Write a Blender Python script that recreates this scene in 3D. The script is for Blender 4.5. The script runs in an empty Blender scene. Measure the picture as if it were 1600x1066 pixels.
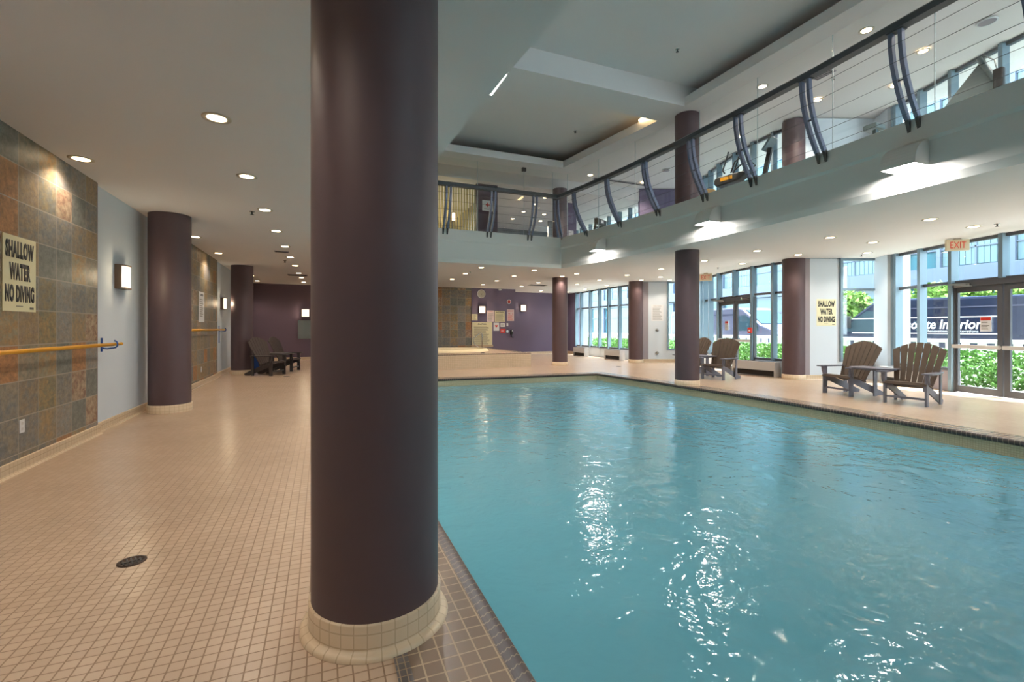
import bpy, bmesh, math, random
from mathutils import Vector, Matrix
random.seed(7)
C = bpy.context.scene.collection
PI = math.pi
TH = math.atan(297/731)

# ------------------------------------------------------------------ camera, world, sun, exposure
cd = bpy.data.cameras.new('camera'); cam = bpy.data.objects.new('camera', cd); C.objects.link(cam)
cd.sensor_fit = 'HORIZONTAL'; cd.sensor_width = 36; cd.lens = 36*731/1600; cd.shift_y = -20/1600
cd.clip_start = .05; cd.clip_end = 300
cam.location = (0, 0, 1.3); cam.rotation_euler = (PI/2, 0, -TH)
bpy.context.scene.camera = cam
sc = bpy.context.scene
sc.view_settings.view_transform = 'Standard'; sc.view_settings.look = 'None'
sc.view_settings.exposure = 0.68; sc.view_settings.gamma = 1; sc.view_settings.use_curve_mapping = False
try:
    sc.cycles.max_bounces = 10; sc.cycles.diffuse_bounces = 5; sc.cycles.glossy_bounces = 3
    sc.cycles.transparent_max_bounces = 16; sc.cycles.transmission_bounces = 4
    sc.cycles.caustics_reflective = False; sc.cycles.caustics_refractive = False
    sc.cycles.sample_clamp_indirect = 4.0
except Exception: pass
W = bpy.data.worlds.new('world'); sc.world = W; W.use_nodes = True
bg = W.node_tree.nodes['Background']; bg.inputs[0].default_value = (.82, .91, 1, 1); bg.inputs[1].default_value = 9.5
sun = bpy.data.lights.new('sun', 'SUN'); sun.energy = 24.0; sun.angle = .02; sun.color = (1, .98, .97)
so = bpy.data.objects.new('sun', sun); C.objects.link(so); so.rotation_euler = (math.radians(6), math.radians(17), 0)
K_DOWN = 35.0      # watts of one recessed lamp
K_UP = 110.0
K_FASCIA = 30.0    # watts of one fascia lamp
K_SCONCE = 5.0

# ------------------------------------------------------------------ materials
def lin(r, g, b):
    f = lambda v: (v/255/12.92) if v/255 <= .04045 else ((v/255+.055)/1.055)**2.4
    return (f(r), f(g), f(b), 1)
def new_mat(name):
    m = bpy.data.materials.new(name); m.use_nodes = True
    return m, m.node_tree.nodes, m.node_tree.links, m.node_tree.nodes['Principled BSDF']
def plain(name, col, rough=.5, metal=0, noise=.0, nscale=6, bump=0, spec=.5):
    m, N, L, b = new_mat(name)
    b.inputs['Base Color'].default_value = col; b.inputs['Roughness'].default_value = rough
    b.inputs['Metallic'].default_value = metal; b.inputs['Specular IOR Level'].default_value = spec
    if noise or bump:
        tc = N.new('ShaderNodeTexCoord'); n = N.new('ShaderNodeTexNoise'); n.inputs['Scale'].default_value = nscale
        n.inputs['Detail'].default_value = 5; L.new(tc.outputs['Object'], n.inputs['Vector'])
        if noise:
            mx = N.new('ShaderNodeMix'); mx.data_type = 'RGBA'
            mx.inputs['A'].default_value = tuple(c*(1-noise) for c in col[:3])+(1,)
            mx.inputs['B'].default_value = tuple(min(1, c*(1+noise)) for c in col[:3])+(1,)
            L.new(n.outputs['Fac'], mx.inputs['Factor']); L.new(mx.outputs['Result'], b.inputs['Base Color'])
        if bump:
            bp = N.new('ShaderNodeBump'); bp.inputs['Strength'].default_value = bump; bp.inputs['Distance'].default_value = .01
            L.new(n.outputs['Fac'], bp.inputs['Height']); L.new(bp.outputs['Normal'], b.inputs['Normal'])
    return m
def emit(name, col, s):
    m, N, L, b = new_mat(name); N.remove(b)
    e = N.new('ShaderNodeEmission'); e.inputs[0].default_value = col; e.inputs[1].default_value = s
    L.new(e.outputs[0], N['Material Output'].inputs[0]); return m
def tiles(name, c1, c2, cm, bw, rh, mortar, coord='Object', axes='XY', off=(0, 0), rough=.3, bump=.4, offset=0, rough2=None, blotch=.12):
    m, N, L, b = new_mat(name)
    tc = N.new('ShaderNodeTexCoord'); sp = N.new('ShaderNodeSeparateXYZ'); L.new(tc.outputs[coord], sp.inputs[0])
    cb = N.new('ShaderNodeCombineXYZ')
    for i, a in enumerate(axes):
        ad = N.new('ShaderNodeMath'); ad.operation = 'ADD'; ad.inputs[1].default_value = 100*(bw if i == 0 else rh) - off[i]
        L.new(sp.outputs[a], ad.inputs[0]); L.new(ad.outputs[0], cb.inputs[i])
    br = N.new('ShaderNodeTexBrick'); br.offset = offset; br.squash = 1
    for k, v in (('Scale', 1), ('Brick Width', bw), ('Row Height', rh), ('Mortar Size', mortar), ('Mortar Smooth', .1), ('Bias', 0)):
        br.inputs[k].default_value = v
    br.inputs['Color1'].default_value = c1; br.inputs['Color2'].default_value = c2; br.inputs['Mortar'].default_value = cm
    L.new(cb.outputs[0], br.inputs['Vector'])
    n = N.new('ShaderNodeTexNoise'); n.inputs['Scale'].default_value = 1.1; n.inputs['Detail'].default_value = 4
    L.new(tc.outputs[coord], n.inputs['Vector'])
    mr = N.new('ShaderNodeMapRange'); mr.inputs['To Min'].default_value = 1-blotch; mr.inputs['To Max'].default_value = 1+blotch
    L.new(n.outputs['Fac'], mr.inputs['Value'])
    mx = N.new('ShaderNodeVectorMath'); mx.operation = 'SCALE'
    L.new(br.outputs['Color'], mx.inputs[0]); L.new(mr.outputs[0], mx.inputs['Scale']); L.new(mx.outputs[0], b.inputs['Base Color'])
    b.inputs['Roughness'].default_value = rough
    rr = N.new('ShaderNodeMapRange'); rr.inputs['To Min'].default_value = rough; rr.inputs['To Max'].default_value = rough2 or .8
    L.new(br.outputs['Fac'], rr.inputs['Value']); L.new(rr.outputs[0], b.inputs['Roughness'])
    if bump:
        inv = N.new('ShaderNodeMath'); inv.operation = 'SUBTRACT'; inv.inputs[0].default_value = 1; L.new(br.outputs['Fac'], inv.inputs[1])
        bp = N.new('ShaderNodeBump'); bp.inputs['Strength'].default_value = bump; bp.inputs['Distance'].default_value = .003
        L.new(inv.outputs[0], bp.inputs['Height']); L.new(bp.outputs['Normal'], b.inputs['Normal'])
    return m
def slate(name, axes, pw, ph, off):
    m, N, L, b = new_mat(name)
    tc = N.new('ShaderNodeTexCoord'); sp = N.new('ShaderNodeSeparateXYZ'); L.new(tc.outputs['Object'], sp.inputs[0])
    cb = N.new('ShaderNodeCombineXYZ')
    for i, a in enumerate(axes):
        p = (pw, ph)[i]
        ad = N.new('ShaderNodeMath'); ad.operation = 'ADD'; ad.inputs[1].default_value = 100*p-off[i]
        dv = N.new('ShaderNodeMath'); dv.operation = 'DIVIDE'; dv.inputs[1].default_value = p
        L.new(sp.outputs[a], ad.inputs[0]); L.new(ad.outputs[0], dv.inputs[0]); L.new(dv.outputs[0], cb.inputs[i])
    fl = N.new('ShaderNodeVectorMath'); fl.operation = 'FLOOR'; L.new(cb.outputs[0], fl.inputs[0])
    wn = N.new('ShaderNodeTexWhiteNoise'); wn.noise_dimensions = '3D'; L.new(fl.outputs[0], wn.inputs['Vector'])
    def ramp(cols):
        r = N.new('ShaderNodeValToRGB'); r.color_ramp.interpolation = 'CONSTANT'; e = r.color_ramp.elements
        e[0].position = 0; e[0].color = cols[0]
        e[1].position = 1/len(cols); e[1].color = cols[1]
        for i, c in enumerate(cols[2:], 2): x = e.new(i/len(cols)); x.color = c
        return r
    base = ramp([lin(112, 106, 94), lin(122, 106, 84), lin(110, 112, 110), lin(100, 98, 80), lin(120, 112, 98), lin(152, 108, 70), lin(98, 100, 96), lin(126, 112, 94), lin(112, 84, 68), lin(94, 98, 100), lin(120, 116, 98), lin(104, 106, 100), lin(116, 104, 90)])
    alt = ramp([lin(134, 112, 80), lin(98, 98, 94), lin(122, 112, 100), lin(134, 110, 74), lin(96, 98, 98), lin(124, 92, 62), lin(118, 104, 76), lin(102, 102, 90), lin(150, 134, 112), lin(116, 108, 96), lin(138, 108, 70), lin(90, 92, 88), lin(128, 108, 78)])
    L.new(wn.outputs['Value'], base.inputs[0]); L.new(wn.outputs['Value'], alt.inputs[0])
    n = N.new('ShaderNodeTexNoise'); n.inputs['Scale'].default_value = 3.2; n.inputs['Detail'].default_value = 10; n.inputs['Roughness'].default_value = .7
    n.inputs['Distortion'].default_value = .6
    av = N.new('ShaderNodeVectorMath'); av.operation = 'MULTIPLY_ADD'; av.inputs[1].default_value = (9, 9, 9)
    L.new(wn.outputs['Color'], av.inputs[0]); L.new(cb.outputs[0], av.inputs[2]); L.new(av.outputs[0], n.inputs['Vector'])
    mr = N.new('ShaderNodeMapRange'); mr.inputs['From Min'].default_value = .40; mr.inputs['From Max'].default_value = .60
    L.new(n.outputs['Fac'], mr.inputs['Value'])
    mx = N.new('ShaderNodeMix'); mx.data_type = 'RGBA'
    L.new(mr.outputs[0], mx.inputs['Factor']); L.new(base.outputs[0], mx.inputs['A']); L.new(alt.outputs[0], mx.inputs['B'])
    br = N.new('ShaderNodeTexBrick'); br.offset = 0
    for k, v in (('Scale', 1), ('Brick Width', 1), ('Row Height', 1), ('Mortar Size', .016), ('Mortar Smooth', .1)): br.inputs[k].default_value = v
    L.new(cb.outputs[0], br.inputs['Vector'])
    nf = N.new('ShaderNodeTexNoise'); nf.inputs['Scale'].default_value = 7; nf.inputs['Detail'].default_value = 8; nf.inputs['Roughness'].default_value = .75; L.new(av.outputs[0], nf.inputs['Vector'])
    mf = N.new('ShaderNodeMapRange'); mf.inputs['From Min'].default_value = .3; mf.inputs['From Max'].default_value = .7; mf.inputs['To Min'].default_value = .8; mf.inputs['To Max'].default_value = 1.75; L.new(nf.outputs['Fac'], mf.inputs['Value'])
    sc_ = N.new('ShaderNodeVectorMath'); sc_.operation = 'SCALE'; L.new(mx.outputs['Result'], sc_.inputs[0]); L.new(mf.outputs[0], sc_.inputs['Scale'])
    m2 = N.new('ShaderNodeMix'); m2.data_type = 'RGBA'; L.new(br.outputs['Fac'], m2.inputs['Factor'])
    L.new(sc_.outputs[0], m2.inputs['A']); m2.inputs['B'].default_value = lin(160, 150, 138)
    L.new(m2.outputs['Result'], b.inputs['Base Color'])
    b.inputs['Roughness'].default_value = .48
    bp = N.new('ShaderNodeBump'); bp.inputs['Strength'].default_value = .25; bp.inputs['Distance'].default_value = .006
    L.new(n.outputs['Fac'], bp.inputs['Height']); L.new(bp.outputs['Normal'], b.inputs['Normal'])
    return m
def glass(name, tint, refl=.9, tr=1.0):
    m, N, L, b = new_mat(name); N.remove(b)
    t = N.new('ShaderNodeBsdfTransparent'); t.inputs[0].default_value = tint
    g = N.new('ShaderNodeBsdfGlossy'); g.inputs['Roughness'].default_value = .02; g.inputs['Color'].default_value = (refl, refl, refl, 1)
    f = N.new('ShaderNodeLayerWeight'); f.inputs[0].default_value = .5
    pw = N.new('ShaderNodeMath'); pw.operation = 'POWER'; pw.inputs[1].default_value = 5; L.new(f.outputs['Facing'], pw.inputs[0])
    ma = N.new('ShaderNodeMath'); ma.operation = 'MULTIPLY_ADD'; ma.inputs[1].default_value = .6; ma.inputs[2].default_value = .035; L.new(pw.outputs[0], ma.inputs[0])
    mx = N.new('ShaderNodeMixShader'); L.new(ma.outputs[0], mx.inputs[0]); L.new(t.outputs[0], mx.inputs[1]); L.new(g.outputs[0], mx.inputs[2])
    L.new(mx.outputs[0], N['Material Output'].inputs[0]); return m
def water_mat(name):
    m, N, L, b = new_mat(name); N.remove(b)
    tc = N.new('ShaderNodeTexCoord')
    d = N.new('ShaderNodeBsdfDiffuse'); d.inputs[0].default_value = (.16, .43, .53, 1)
    t = N.new('ShaderNodeBsdfTransparent'); t.inputs[0].default_value = (.55, .9, .93, 1)
    m1 = N.new('ShaderNodeMixShader'); m1.inputs[0].default_value = .30; L.new(d.outputs[0], m1.inputs[1]); L.new(t.outputs[0], m1.inputs[2])
    g = N.new('ShaderNodeBsdfGlossy'); g.inputs['Roughness'].default_value = .065; g.inputs['Color'].default_value = (1, 1, 1, 1)
    f = N.new('ShaderNodeFresnel'); f.inputs[0].default_value = 1.33
    mx = N.new('ShaderNodeMixShader'); L.new(f.outputs[0], mx.inputs[0]); L.new(m1.outputs[0], mx.inputs[1]); L.new(g.outputs[0], mx.inputs[2])
    n1 = N.new('ShaderNodeTexNoise'); n1.inputs['Scale'].default_value = 2.2; n1.inputs['Detail'].default_value = 3; n1.inputs['Distortion'].default_value = 1.2
    n2 = N.new('ShaderNodeTexNoise'); n2.inputs['Scale'].default_value = 7.5; n2.inputs['Detail'].default_value = 2; n2.inputs['Distortion'].default_value = 1.5
    for n in (n1, n2): L.new(tc.outputs['Object'], n.inputs['Vector'])
    ma = N.new('ShaderNodeMath'); ma.operation = 'MULTIPLY_ADD'; ma.inputs[1].default_value = .28
    L.new(n2.outputs['Fac'], ma.inputs[0]); L.new(n1.outputs['Fac'], ma.inputs[2])
    bp = N.new('ShaderNodeBump'); bp.inputs['Strength'].default_value = .8; bp.inputs['Distance'].default_value = .026
    L.new(ma.outputs[0], bp.inputs['Height'])
    for s in (g, f): L.new(bp.outputs['Normal'], s.inputs['Normal'])
    L.new(mx.outputs[0], N['Material Output'].inputs[0]); return m

M = {}
M['ceil'] = plain('ceiling paint', lin(228, 223, 221), .9, noise=.02, nscale=2)
M['white'] = plain('white wall paint', lin(206, 214, 222), .85)
M['fascia'] = plain('fascia paint', lin(218, 214, 208), .8)
M['purple'] = plain('purple wall paint', lin(104, 94, 120), .6)
M['plum'] = plain('plum wall paint', lin(94, 76, 90), .6)
M['column'] = plain('column paint', lin(86, 68, 72), .5, noise=.06, nscale=9, bump=.12)
M['greyp'] = plain('grey mauve paint', lin(150, 142, 148), .7)
M['floor'] = tiles('beige floor tiles', lin(201, 177, 155), lin(194, 170, 148), lin(140, 114, 90), .0545, .0545, .0032, rough=.24, bump=.3, rough2=.6)
M['strip'] = tiles('brown surround tiles', lin(142, 122, 106), lin(130, 112, 98), lin(180, 158, 130), .072, .072, .0035, rough=.22, bump=.3)
M['strips'] = tiles('small grey tiles', lin(112, 106, 104), lin(100, 94, 92), lin(170, 150, 124), .027, .036, .002, rough=.3)
M['bull'] = tiles('dark bullnose tiles', lin(74, 60, 56), lin(66, 53, 50), lin(150, 134, 116), .05, 3.0, .0028, coord='UV', rough=.4, bump=.2)
M['base'] = tiles('cream base tiles', lin(216, 194, 164), lin(210, 188, 158), lin(192, 168, 138), .060, .056, .003, coord='UV', rough=.3)
M['mosaic'] = tiles('olive pool mosaic', lin(190, 178, 146), lin(180, 168, 138), lin(160, 148, 118), .027, .027, .002, coord='UV', rough=.3)
M['basin'] = tiles('pool basin tiles', lin(150, 220, 222), lin(140, 212, 216), lin(120, 190, 196), .1, .1, .004, rough=.4, bump=0)
M['slateL'] = slate('slate tiles side', 'YZ', .325, .325, (5.57, .17))
M['slateF'] = slate('slate tiles far', 'XZ', .345, .343, (4.78, .55))
M['water'] = water_mat('pool water')
M['alu'] = plain('blue grey aluminium', lin(120, 142, 156), .4, .1)
M['dalu'] = plain('dark grey aluminium', lin(86, 88, 94), .45, .2)
M['glass'] = glass('window glass', (.93, .985, .985, 1))
M['bglass'] = glass('balcony glass', (.97, .99, .985, 1))
M['rail'] = plain('dark rail paint', lin(66, 68, 74), .4)
M['rib'] = plain('blue grey steel', lin(110, 116, 138), .38, .3)
M['tip'] = plain('dark steel tip', lin(58, 56, 56), .4)
M['steel'] = plain('brushed steel', lin(190, 190, 186), .25, 1)
M['seal'] = plain('pale joint sealant', lin(190,200,200), .4)
M['cable'] = plain('steel cable', lin(70, 72, 76), .35, .6)
M['lampglass'] = emit('lit lamp glass', (1, .74, .45, 1), 14)
M['sconcelit'] = emit('lit sconce diffuser', (1, .82, .6, 1), 1.3)
M['fascialit'] = emit('lit fascia lamp', (1, .98, .94, 1), 22)
M['trim'] = plain('lamp trim', lin(200, 190, 172), .35, .3)
M['bronze'] = plain('bronze metal', lin(120, 100, 84), .35, .6)
M['cream'] = plain('cream plastic sign', lin(224, 216, 178), .5)
M['paper'] = plain('white sign', lin(222, 222, 224), .5)
M['pinkp'] = plain('pinkish sign', lin(226, 206, 208), .5)
M['black'] = plain('black paint', lin(24, 22, 24), .5)
M['ink'] = plain('grey ink', lin(110, 106, 96), .6)
M['red'] = plain('red plastic', lin(206, 50, 38), .4)
M['redl'] = plain('orange red letters', lin(226, 78, 54), .4)
M['yellow'] = plain('yellow paint', lin(228, 164, 40), .3)
M['blue'] = plain('blue plastic', lin(30, 76, 150), .4)
M['slatb'] = plain('brown recycled plastic', lin(98, 84, 74), .5, noise=.1, nscale=14, bump=.1)
M['slatg'] = plain('grey recycled plastic', lin(116, 118, 132), .4)
M['slatd'] = plain('dark brown plastic', lin(74, 64, 62), .5, noise=.08, nscale=14)
M['slatk'] = plain('charcoal plastic', lin(62, 58, 60), .5)
M['conv'] = plain('convector enamel', lin(206, 202, 200), .4)
M['dark'] = plain('dark grille', lin(40, 38, 38), .6)
M['iron'] = plain('cast iron', lin(70, 56, 48), .5, .5)
M['leaf'] = plain('green leaves', lin(88, 128, 66), .9, noise=.45, nscale=5, spec=.1)
M['leaf2'] = plain('light green leaves', lin(104, 134, 64), .9, noise=.3, nscale=2, spec=.1)
M['bark'] = plain('bark', lin(96, 84, 70), .9)
M['concrete'] = plain('pale concrete', lin(150,150,148), .8, noise=.05, nscale=4)
M['block'] = plain('white block', lin(248, 248, 246), .8)
M['asphalt'] = plain('asphalt', lin(84, 84, 86), .9, noise=.1, nscale=20)
M['paving'] = plain('pale paving', lin(190,184,176), .8, noise=.06, nscale=3)
M['facade'] = plain('pale blue cladding', lin(78, 90, 108), .6)
M['teal'] = plain('teal glazing', lin(58, 92, 102), .12)
M['tealD'] = plain('dark teal glazing', lin(66, 96, 106), .15)
M['blind'] = plain('vertical blind', lin(84, 108, 116), .6)
M['van'] = plain('navy van paint', lin(38, 44, 66), .18, .1)
M['van2'] = plain('grey navy van paint', lin(92, 92, 112), .25, .1)
M['vglass'] = plain('van glass', lin(54, 74, 84), .15)
M['rubber'] = plain('rubber', lin(30, 30, 32), .8)
M['wletter'] = plain('white vinyl', lin(240, 240, 244), .5)
M['yblind'] = plain('cream blind', lin(206, 190, 140), .6)
M['gymgrey'] = plain('gym grey', lin(96, 112, 118), .4)
M['gymblack'] = plain('gym black', lin(36, 36, 38), .45)
M['wood'] = plain('varnished wood', lin(196, 156, 96), .4)
M['gallwall'] = plain('grey gallery wall', lin(128, 130, 132), .7)
M['gfloor'] = plain('pale grey gym floor', lin(170,170,168), .5)
M['mirror'] = plain('mirror glass', lin(190, 190, 180), .08, .9)

# ------------------------------------------------------------------ mesh helpers
class MB:
    def __init__(s): s.v = []; s.f = []; s.uv = []; s.hasuv = False; s.sm = []
    def add(s, vs, fs, uvs=None, smooth=False):
        o = len(s.v); s.v += [tuple(p) for p in vs]
        for i, f in enumerate(fs):
            s.f.append([o+k for k in f]); s.uv.append(uvs[i] if uvs else None); s.sm.append(smooth)
        if uvs: s.hasuv = True
        return s
    def box(s, x0, y0, z0, x1, y1, z1, M4=None):
        vs = [Vector(p) for p in ((x0,y0,z0),(x1,y0,z0),(x1,y1,z0),(x0,y1,z0),(x0,y0,z1),(x1,y0,z1),(x1,y1,z1),(x0,y1,z1))]
        if M4: vs = [M4 @ p for p in vs]
        return s.add(vs, [(0,3,2,1),(4,5,6,7),(0,1,5,4),(1,2,6,5),(2,3,7,6),(3,0,4,7)])
    def bar(s, a, b, w, h, up=(0,0,1)):
        a, b = Vector(a), Vector(b); d = (b-a).normalized(); up = Vector(up)
        if abs(d.dot(up)) > .99: up = Vector((0,1,0))
        r = d.cross(up).normalized(); u = r.cross(d).normalized()
        vs = [p + r*sx*w/2 + u*sy*h/2 for p in (a,b) for sx,sy in ((-1,-1),(1,-1),(1,1),(-1,1))]
        return s.add(vs, [(3,2,1,0),(4,5,6,7),(0,1,5,4),(1,2,6,5),(2,3,7,6),(3,0,4,7)])
    def prism(s, poly, t0, t1, axis='z'):
        # poly: 2D points ; extruded along axis between t0 and t1
        def P(p, t): return {'z': (p[0],p[1],t), 'x': (t,p[0],p[1]), 'y': (p[0],t,p[1])}[axis]
        n = len(poly); vs = [P(p,t0) for p in poly]+[P(p,t1) for p in poly]
        fs = [list(range(n))[::-1], list(range(n,2*n))]+[(i,(i+1)%n,n+(i+1)%n,n+i) for i in range(n)]
        return s.add(vs, fs)
    def tube(s, pts, r, n=10, caps=True):
        pts = [Vector(p) for p in pts]; vs = []; fs = []
        t0 = (pts[1]-pts[0]).normalized(); up = Vector((0,0,1)) if abs(t0.z) < .9 else Vector((1,0,0))
        u = t0.cross(up).normalized()
        for i, p in enumerate(pts):
            t = (pts[min(i+1,len(pts)-1)]-pts[max(i-1,0)]).normalized()
            u = (u - t*u.dot(t)).normalized(); w = t.cross(u)
            rr = r[i] if isinstance(r, (list, tuple)) else r
            vs += [p+(u*math.cos(2*PI*k/n)+w*math.sin(2*PI*k/n))*rr for k in range(n)]
        for i in range(len(pts)-1):
            for k in range(n): fs.append((i*n+k, i*n+(k+1)%n, (i+1)*n+(k+1)%n, (i+1)*n+k))
        s.add(vs, fs, smooth=True)
        if caps: s.add(vs[:n], [list(range(n))[::-1]]); s.add(vs[-n:], [list(range(n))])
        return s
    def lathe(s, prof, n=48, cx=0, cy=0, cz=0, smooth=True, caps=False):
        vs = []; fs = []; uvs = []; L = [0]
        for a, b in zip(prof, prof[1:]): L.append(L[-1]+math.hypot(a[0]-b[0], a[1]-b[1]))
        R = max(p[0] for p in prof)
        for k in range(n+1):
            a = 2*PI*k/n
            vs += [(cx+r*math.cos(a), cy+r*math.sin(a), cz+z) for r, z in prof]
        m = len(prof)
        for k in range(n):
            for i in range(m-1):
                fs.append((k*m+i, (k+1)*m+i, (k+1)*m+i+1, k*m+i+1))
                u0, u1 = 2*PI*R*k/n, 2*PI*R*(k+1)/n
                uvs.append(((u0,L[i]),(u1,L[i]),(u1,L[i+1]),(u0,L[i+1])))
        s.add(vs, fs, uvs, smooth)
        if caps:
            for i in (0, m-1):
                if prof[i][0] > 1e-4: s.add([vs[k*m+i] for k in range(n)], [list(range(n))])
        return s
    def sweep(s, path, prof, closed=False, profclosed=False, ends=True, flip=False, smooth=False):
        # path: XY points, profile: (offset to the left of travel, z)
        n = len(path); P = [Vector(p) for p in path]; nor = []
        for i in range(n):
            a = P[i]-P[i-1] if (i > 0 or closed) else P[1]-P[0]
            b = P[(i+1)%n]-P[i] if (i < n-1 or closed) else P[-1]-P[-2]
            a.normalize(); b.normalize(); na = Vector((-a.y,a.x)); nb = Vector((-b.y,b.x)); m = (na+nb)
            m = m/max(.2, m.length_squared/2) if m.length > 1e-6 else na
            nor.append(m)
        vs = []; Lp = [0]
        for i in range(1, n): Lp.append(Lp[-1]+(P[i]-P[i-1]).length)
        Lp.append(Lp[-1]+(P[0]-P[-1]).length)
        Lq = [0]
        pr = list(prof)+([prof[0]] if profclosed else [])
        for a, b in zip(pr, pr[1:]): Lq.append(Lq[-1]+math.hypot(a[0]-b[0], a[1]-b[1]))
        m = len(prof)
        for i in range(n):
            for o, z in prof: q = P[i]+nor[i]*o; vs.append((q.x, q.y, z))
        fs = []; uvs = []
        for i in range(n if closed else n-1):
            j = (i+1)%n
            for k in range(m if profclosed else m-1):
                l = (k+1)%m
                f = (i*m+k, j*m+k, j*m+l, i*m+l); u = ((Lp[i],Lq[k]),(Lp[i+1],Lq[k]),(Lp[i+1],Lq[k+1]),(Lp[i],Lq[k+1]))
                if flip: f = f[::-1]; u = u[::-1]
                fs.append(f); uvs.append(u)
        s.add(vs, fs, uvs, smooth)
        if profclosed and not closed and ends:
            s.add(vs[:m], [list(range(m))]); s.add(vs[-m:], [list(range(m))])
        return s
    def build(s, name, mat, parent=None, loc=None, bevel=0, fix=True):
        me = bpy.data.meshes.new(name); me.from_pydata(s.v, [], s.f)
        if s.hasuv:
            ul = me.uv_layers.new(name='uv'); i = 0
            for f, u in zip(s.f, s.uv):
                for k in range(len(f)):
                    ul.data[i].uv = u[k] if u else (0, 0); i += 1
        me.polygons.foreach_set('use_smooth', s.sm)
        me.materials.append(mat); me.validate(); me.update()
        if fix:
            bm = bmesh.new(); bm.from_mesh(me)
            bmesh.ops.remove_doubles(bm, verts=bm.verts, dist=1e-5); bmesh.ops.recalc_face_normals(bm, faces=bm.faces)
            bm.to_mesh(me); bm.free()
        o = bpy.data.objects.new(name, me); C.objects.link(o)
        if parent: o.parent = parent
        if loc: o.location = loc
        if bevel:
            b = o.modifiers.new('bevel', 'BEVEL'); b.width = bevel; b.segments = 2; b.limit_method = 'ANGLE'
        return o
def tag(o, label, cat, group=None, kind=None):
    o['label'] = label; o['category'] = cat
    if group: o['group'] = group
    if kind: o['kind'] = kind
    return o
def struct(o): o['kind'] = 'structure'; return o
def thing(name, label, cat, loc=(0,0,0), rz=0, group=None, kind=None):
    o = bpy.data.objects.new(name, None); C.objects.link(o); o.empty_display_size = .1
    o.location = loc; o.rotation_euler = (0, 0, rz)
    if kind == 'structure': o['kind'] = kind
    else: tag(o, label, cat, group, kind)
    return o
def dup(root, loc, rz, label, group=None):
    r = root.copy(); C.objects.link(r); r.location = loc; r.rotation_euler = (0, 0, rz); r['label'] = label
    if group: r['group'] = group
    for ch in list(root.children):
        c = ch.copy(); C.objects.link(c); c.parent = r
        for g in ch.children: d = g.copy(); C.objects.link(d); d.parent = c
    return r
def fill(outer, holes, z, name, mat, flip=False):
    bm = bmesh.new(); edges = []
    for loop in [outer]+holes:
        vs = [bm.verts.new((p[0], p[1], z)) for p in loop]
        edges += [bm.edges.new((vs[i], vs[(i+1)%len(vs)])) for i in range(len(vs))]
    bmesh.ops.triangle_fill(bm, use_beauty=True, edges=edges)
    for f in bm.faces:
        f.normal_update()
        if (f.normal.z < 0) != flip: f.normal_flip()
    me = bpy.data.meshes.new(name); bm.to_mesh(me); bm.free(); me.materials.append(mat)
    o = bpy.data.objects.new(name, me); C.objects.link(o); return o
def text(body, w, h, mat, parent, x=0, z=0, y=-.004, name='lettering', bold=.0, thick=.0015, font_shear=0, space=1.0):
    cu = bpy.data.curves.new(name, 'FONT'); cu.body = body; cu.align_x = 'CENTER'; cu.extrude = 0; cu.offset = bold; cu.resolution_u = 3; cu.shear = font_shear; cu.space_character = space
    t = bpy.data.objects.new(name, cu); C.objects.link(t); bpy.context.view_layer.update()
    me = bpy.data.meshes.new_from_object(t.evaluated_get(bpy.context.evaluated_depsgraph_get()))
    bpy.data.objects.remove(t)
    xs = [v.co.x for v in me.vertices]; ys = [v.co.y for v in me.vertices]
    sx = w/(max(xs)-min(xs)); sy = h/(max(ys)-min(ys)); cx = (max(xs)+min(xs))/2; cy = (max(ys)+min(ys))/2
    for v in me.vertices:
        a, b = (v.co.x-cx)*sx, (v.co.y-cy)*sy; v.co = (x+a, y, z+b)
    bm = bmesh.new(); bm.from_mesh(me)
    r = bmesh.ops.extrude_face_region(bm, geom=list(bm.faces))
    for g in r['geom']:
        if isinstance(g, bmesh.types.BMVert): g.co.y -= thick
    bmesh.ops.recalc_face_normals(bm, faces=bm.faces)
    bm.to_mesh(me); bm.free()
    me.materials.clear(); me.materials.append(mat)
    o = bpy.data.objects.new(name, me); C.objects.link(o); o.parent = parent; return o
ORD = ['nearest the camera', 'second from the camera', 'third from the camera', 'fourth from the camera', 'fifth from the camera', 'sixth from the camera', 'seventh from the camera', 'eighth from the camera', 'ninth from the camera', 'tenth from the camera', 'eleventh from the camera', 'twelfth from the camera']

# ------------------------------------------------------------------ plan data (metres)
H = 3.07; ZG = 3.93; ZS = 6.17; ZR = 6.6
WL = -2.53
BAY1 = [(11.78,20.4),(11.73,19.85),(11.67,18.93),(11.60,18.03),(11.59,17.28),(11.58,16.46),(11.59,15.77),(11.60,15.0)]
BAY2 = [(12.64,13.08),(12.51,12.83),(12.36,12.53),(12.15,12.08),(11.89,11.46),(11.61,10.58),(11.41,9.77),(11.36,9.07),(11.38,8.55)]
BAY3 = [(12.73,6.92),(12.69,6.84),(12.37,6.20),(12.05,5.50),(11.77,4.62),(11.60,3.73),(11.55,2.7),(11.5,1.2),(11.5,-.8),(11.5,-2.6),(11.5,-4.6),(11.5,-7)]
WALL2 = [(11.2,14.66),(11.51,14.54),(12.18,14.26),(12.9,13.98)]
WALL3 = [(11.17,8.2),(11.40,8.10),(12.14,7.83),(12.92,7.52),(13.09,7.45)]
FACADE = [(11.5,-7)]+[p for p in reversed(BAY3[:-1])]+[(13.09,7.45),(12.14,7.83),(11.40,8.10),(11.17,8.2)]+[p for p in reversed(BAY2)]+[(12.9,13.98),(12.18,14.26),(11.51,14.54),(11.2,14.66)]+[p for p in reversed(BAY1)]
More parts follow.
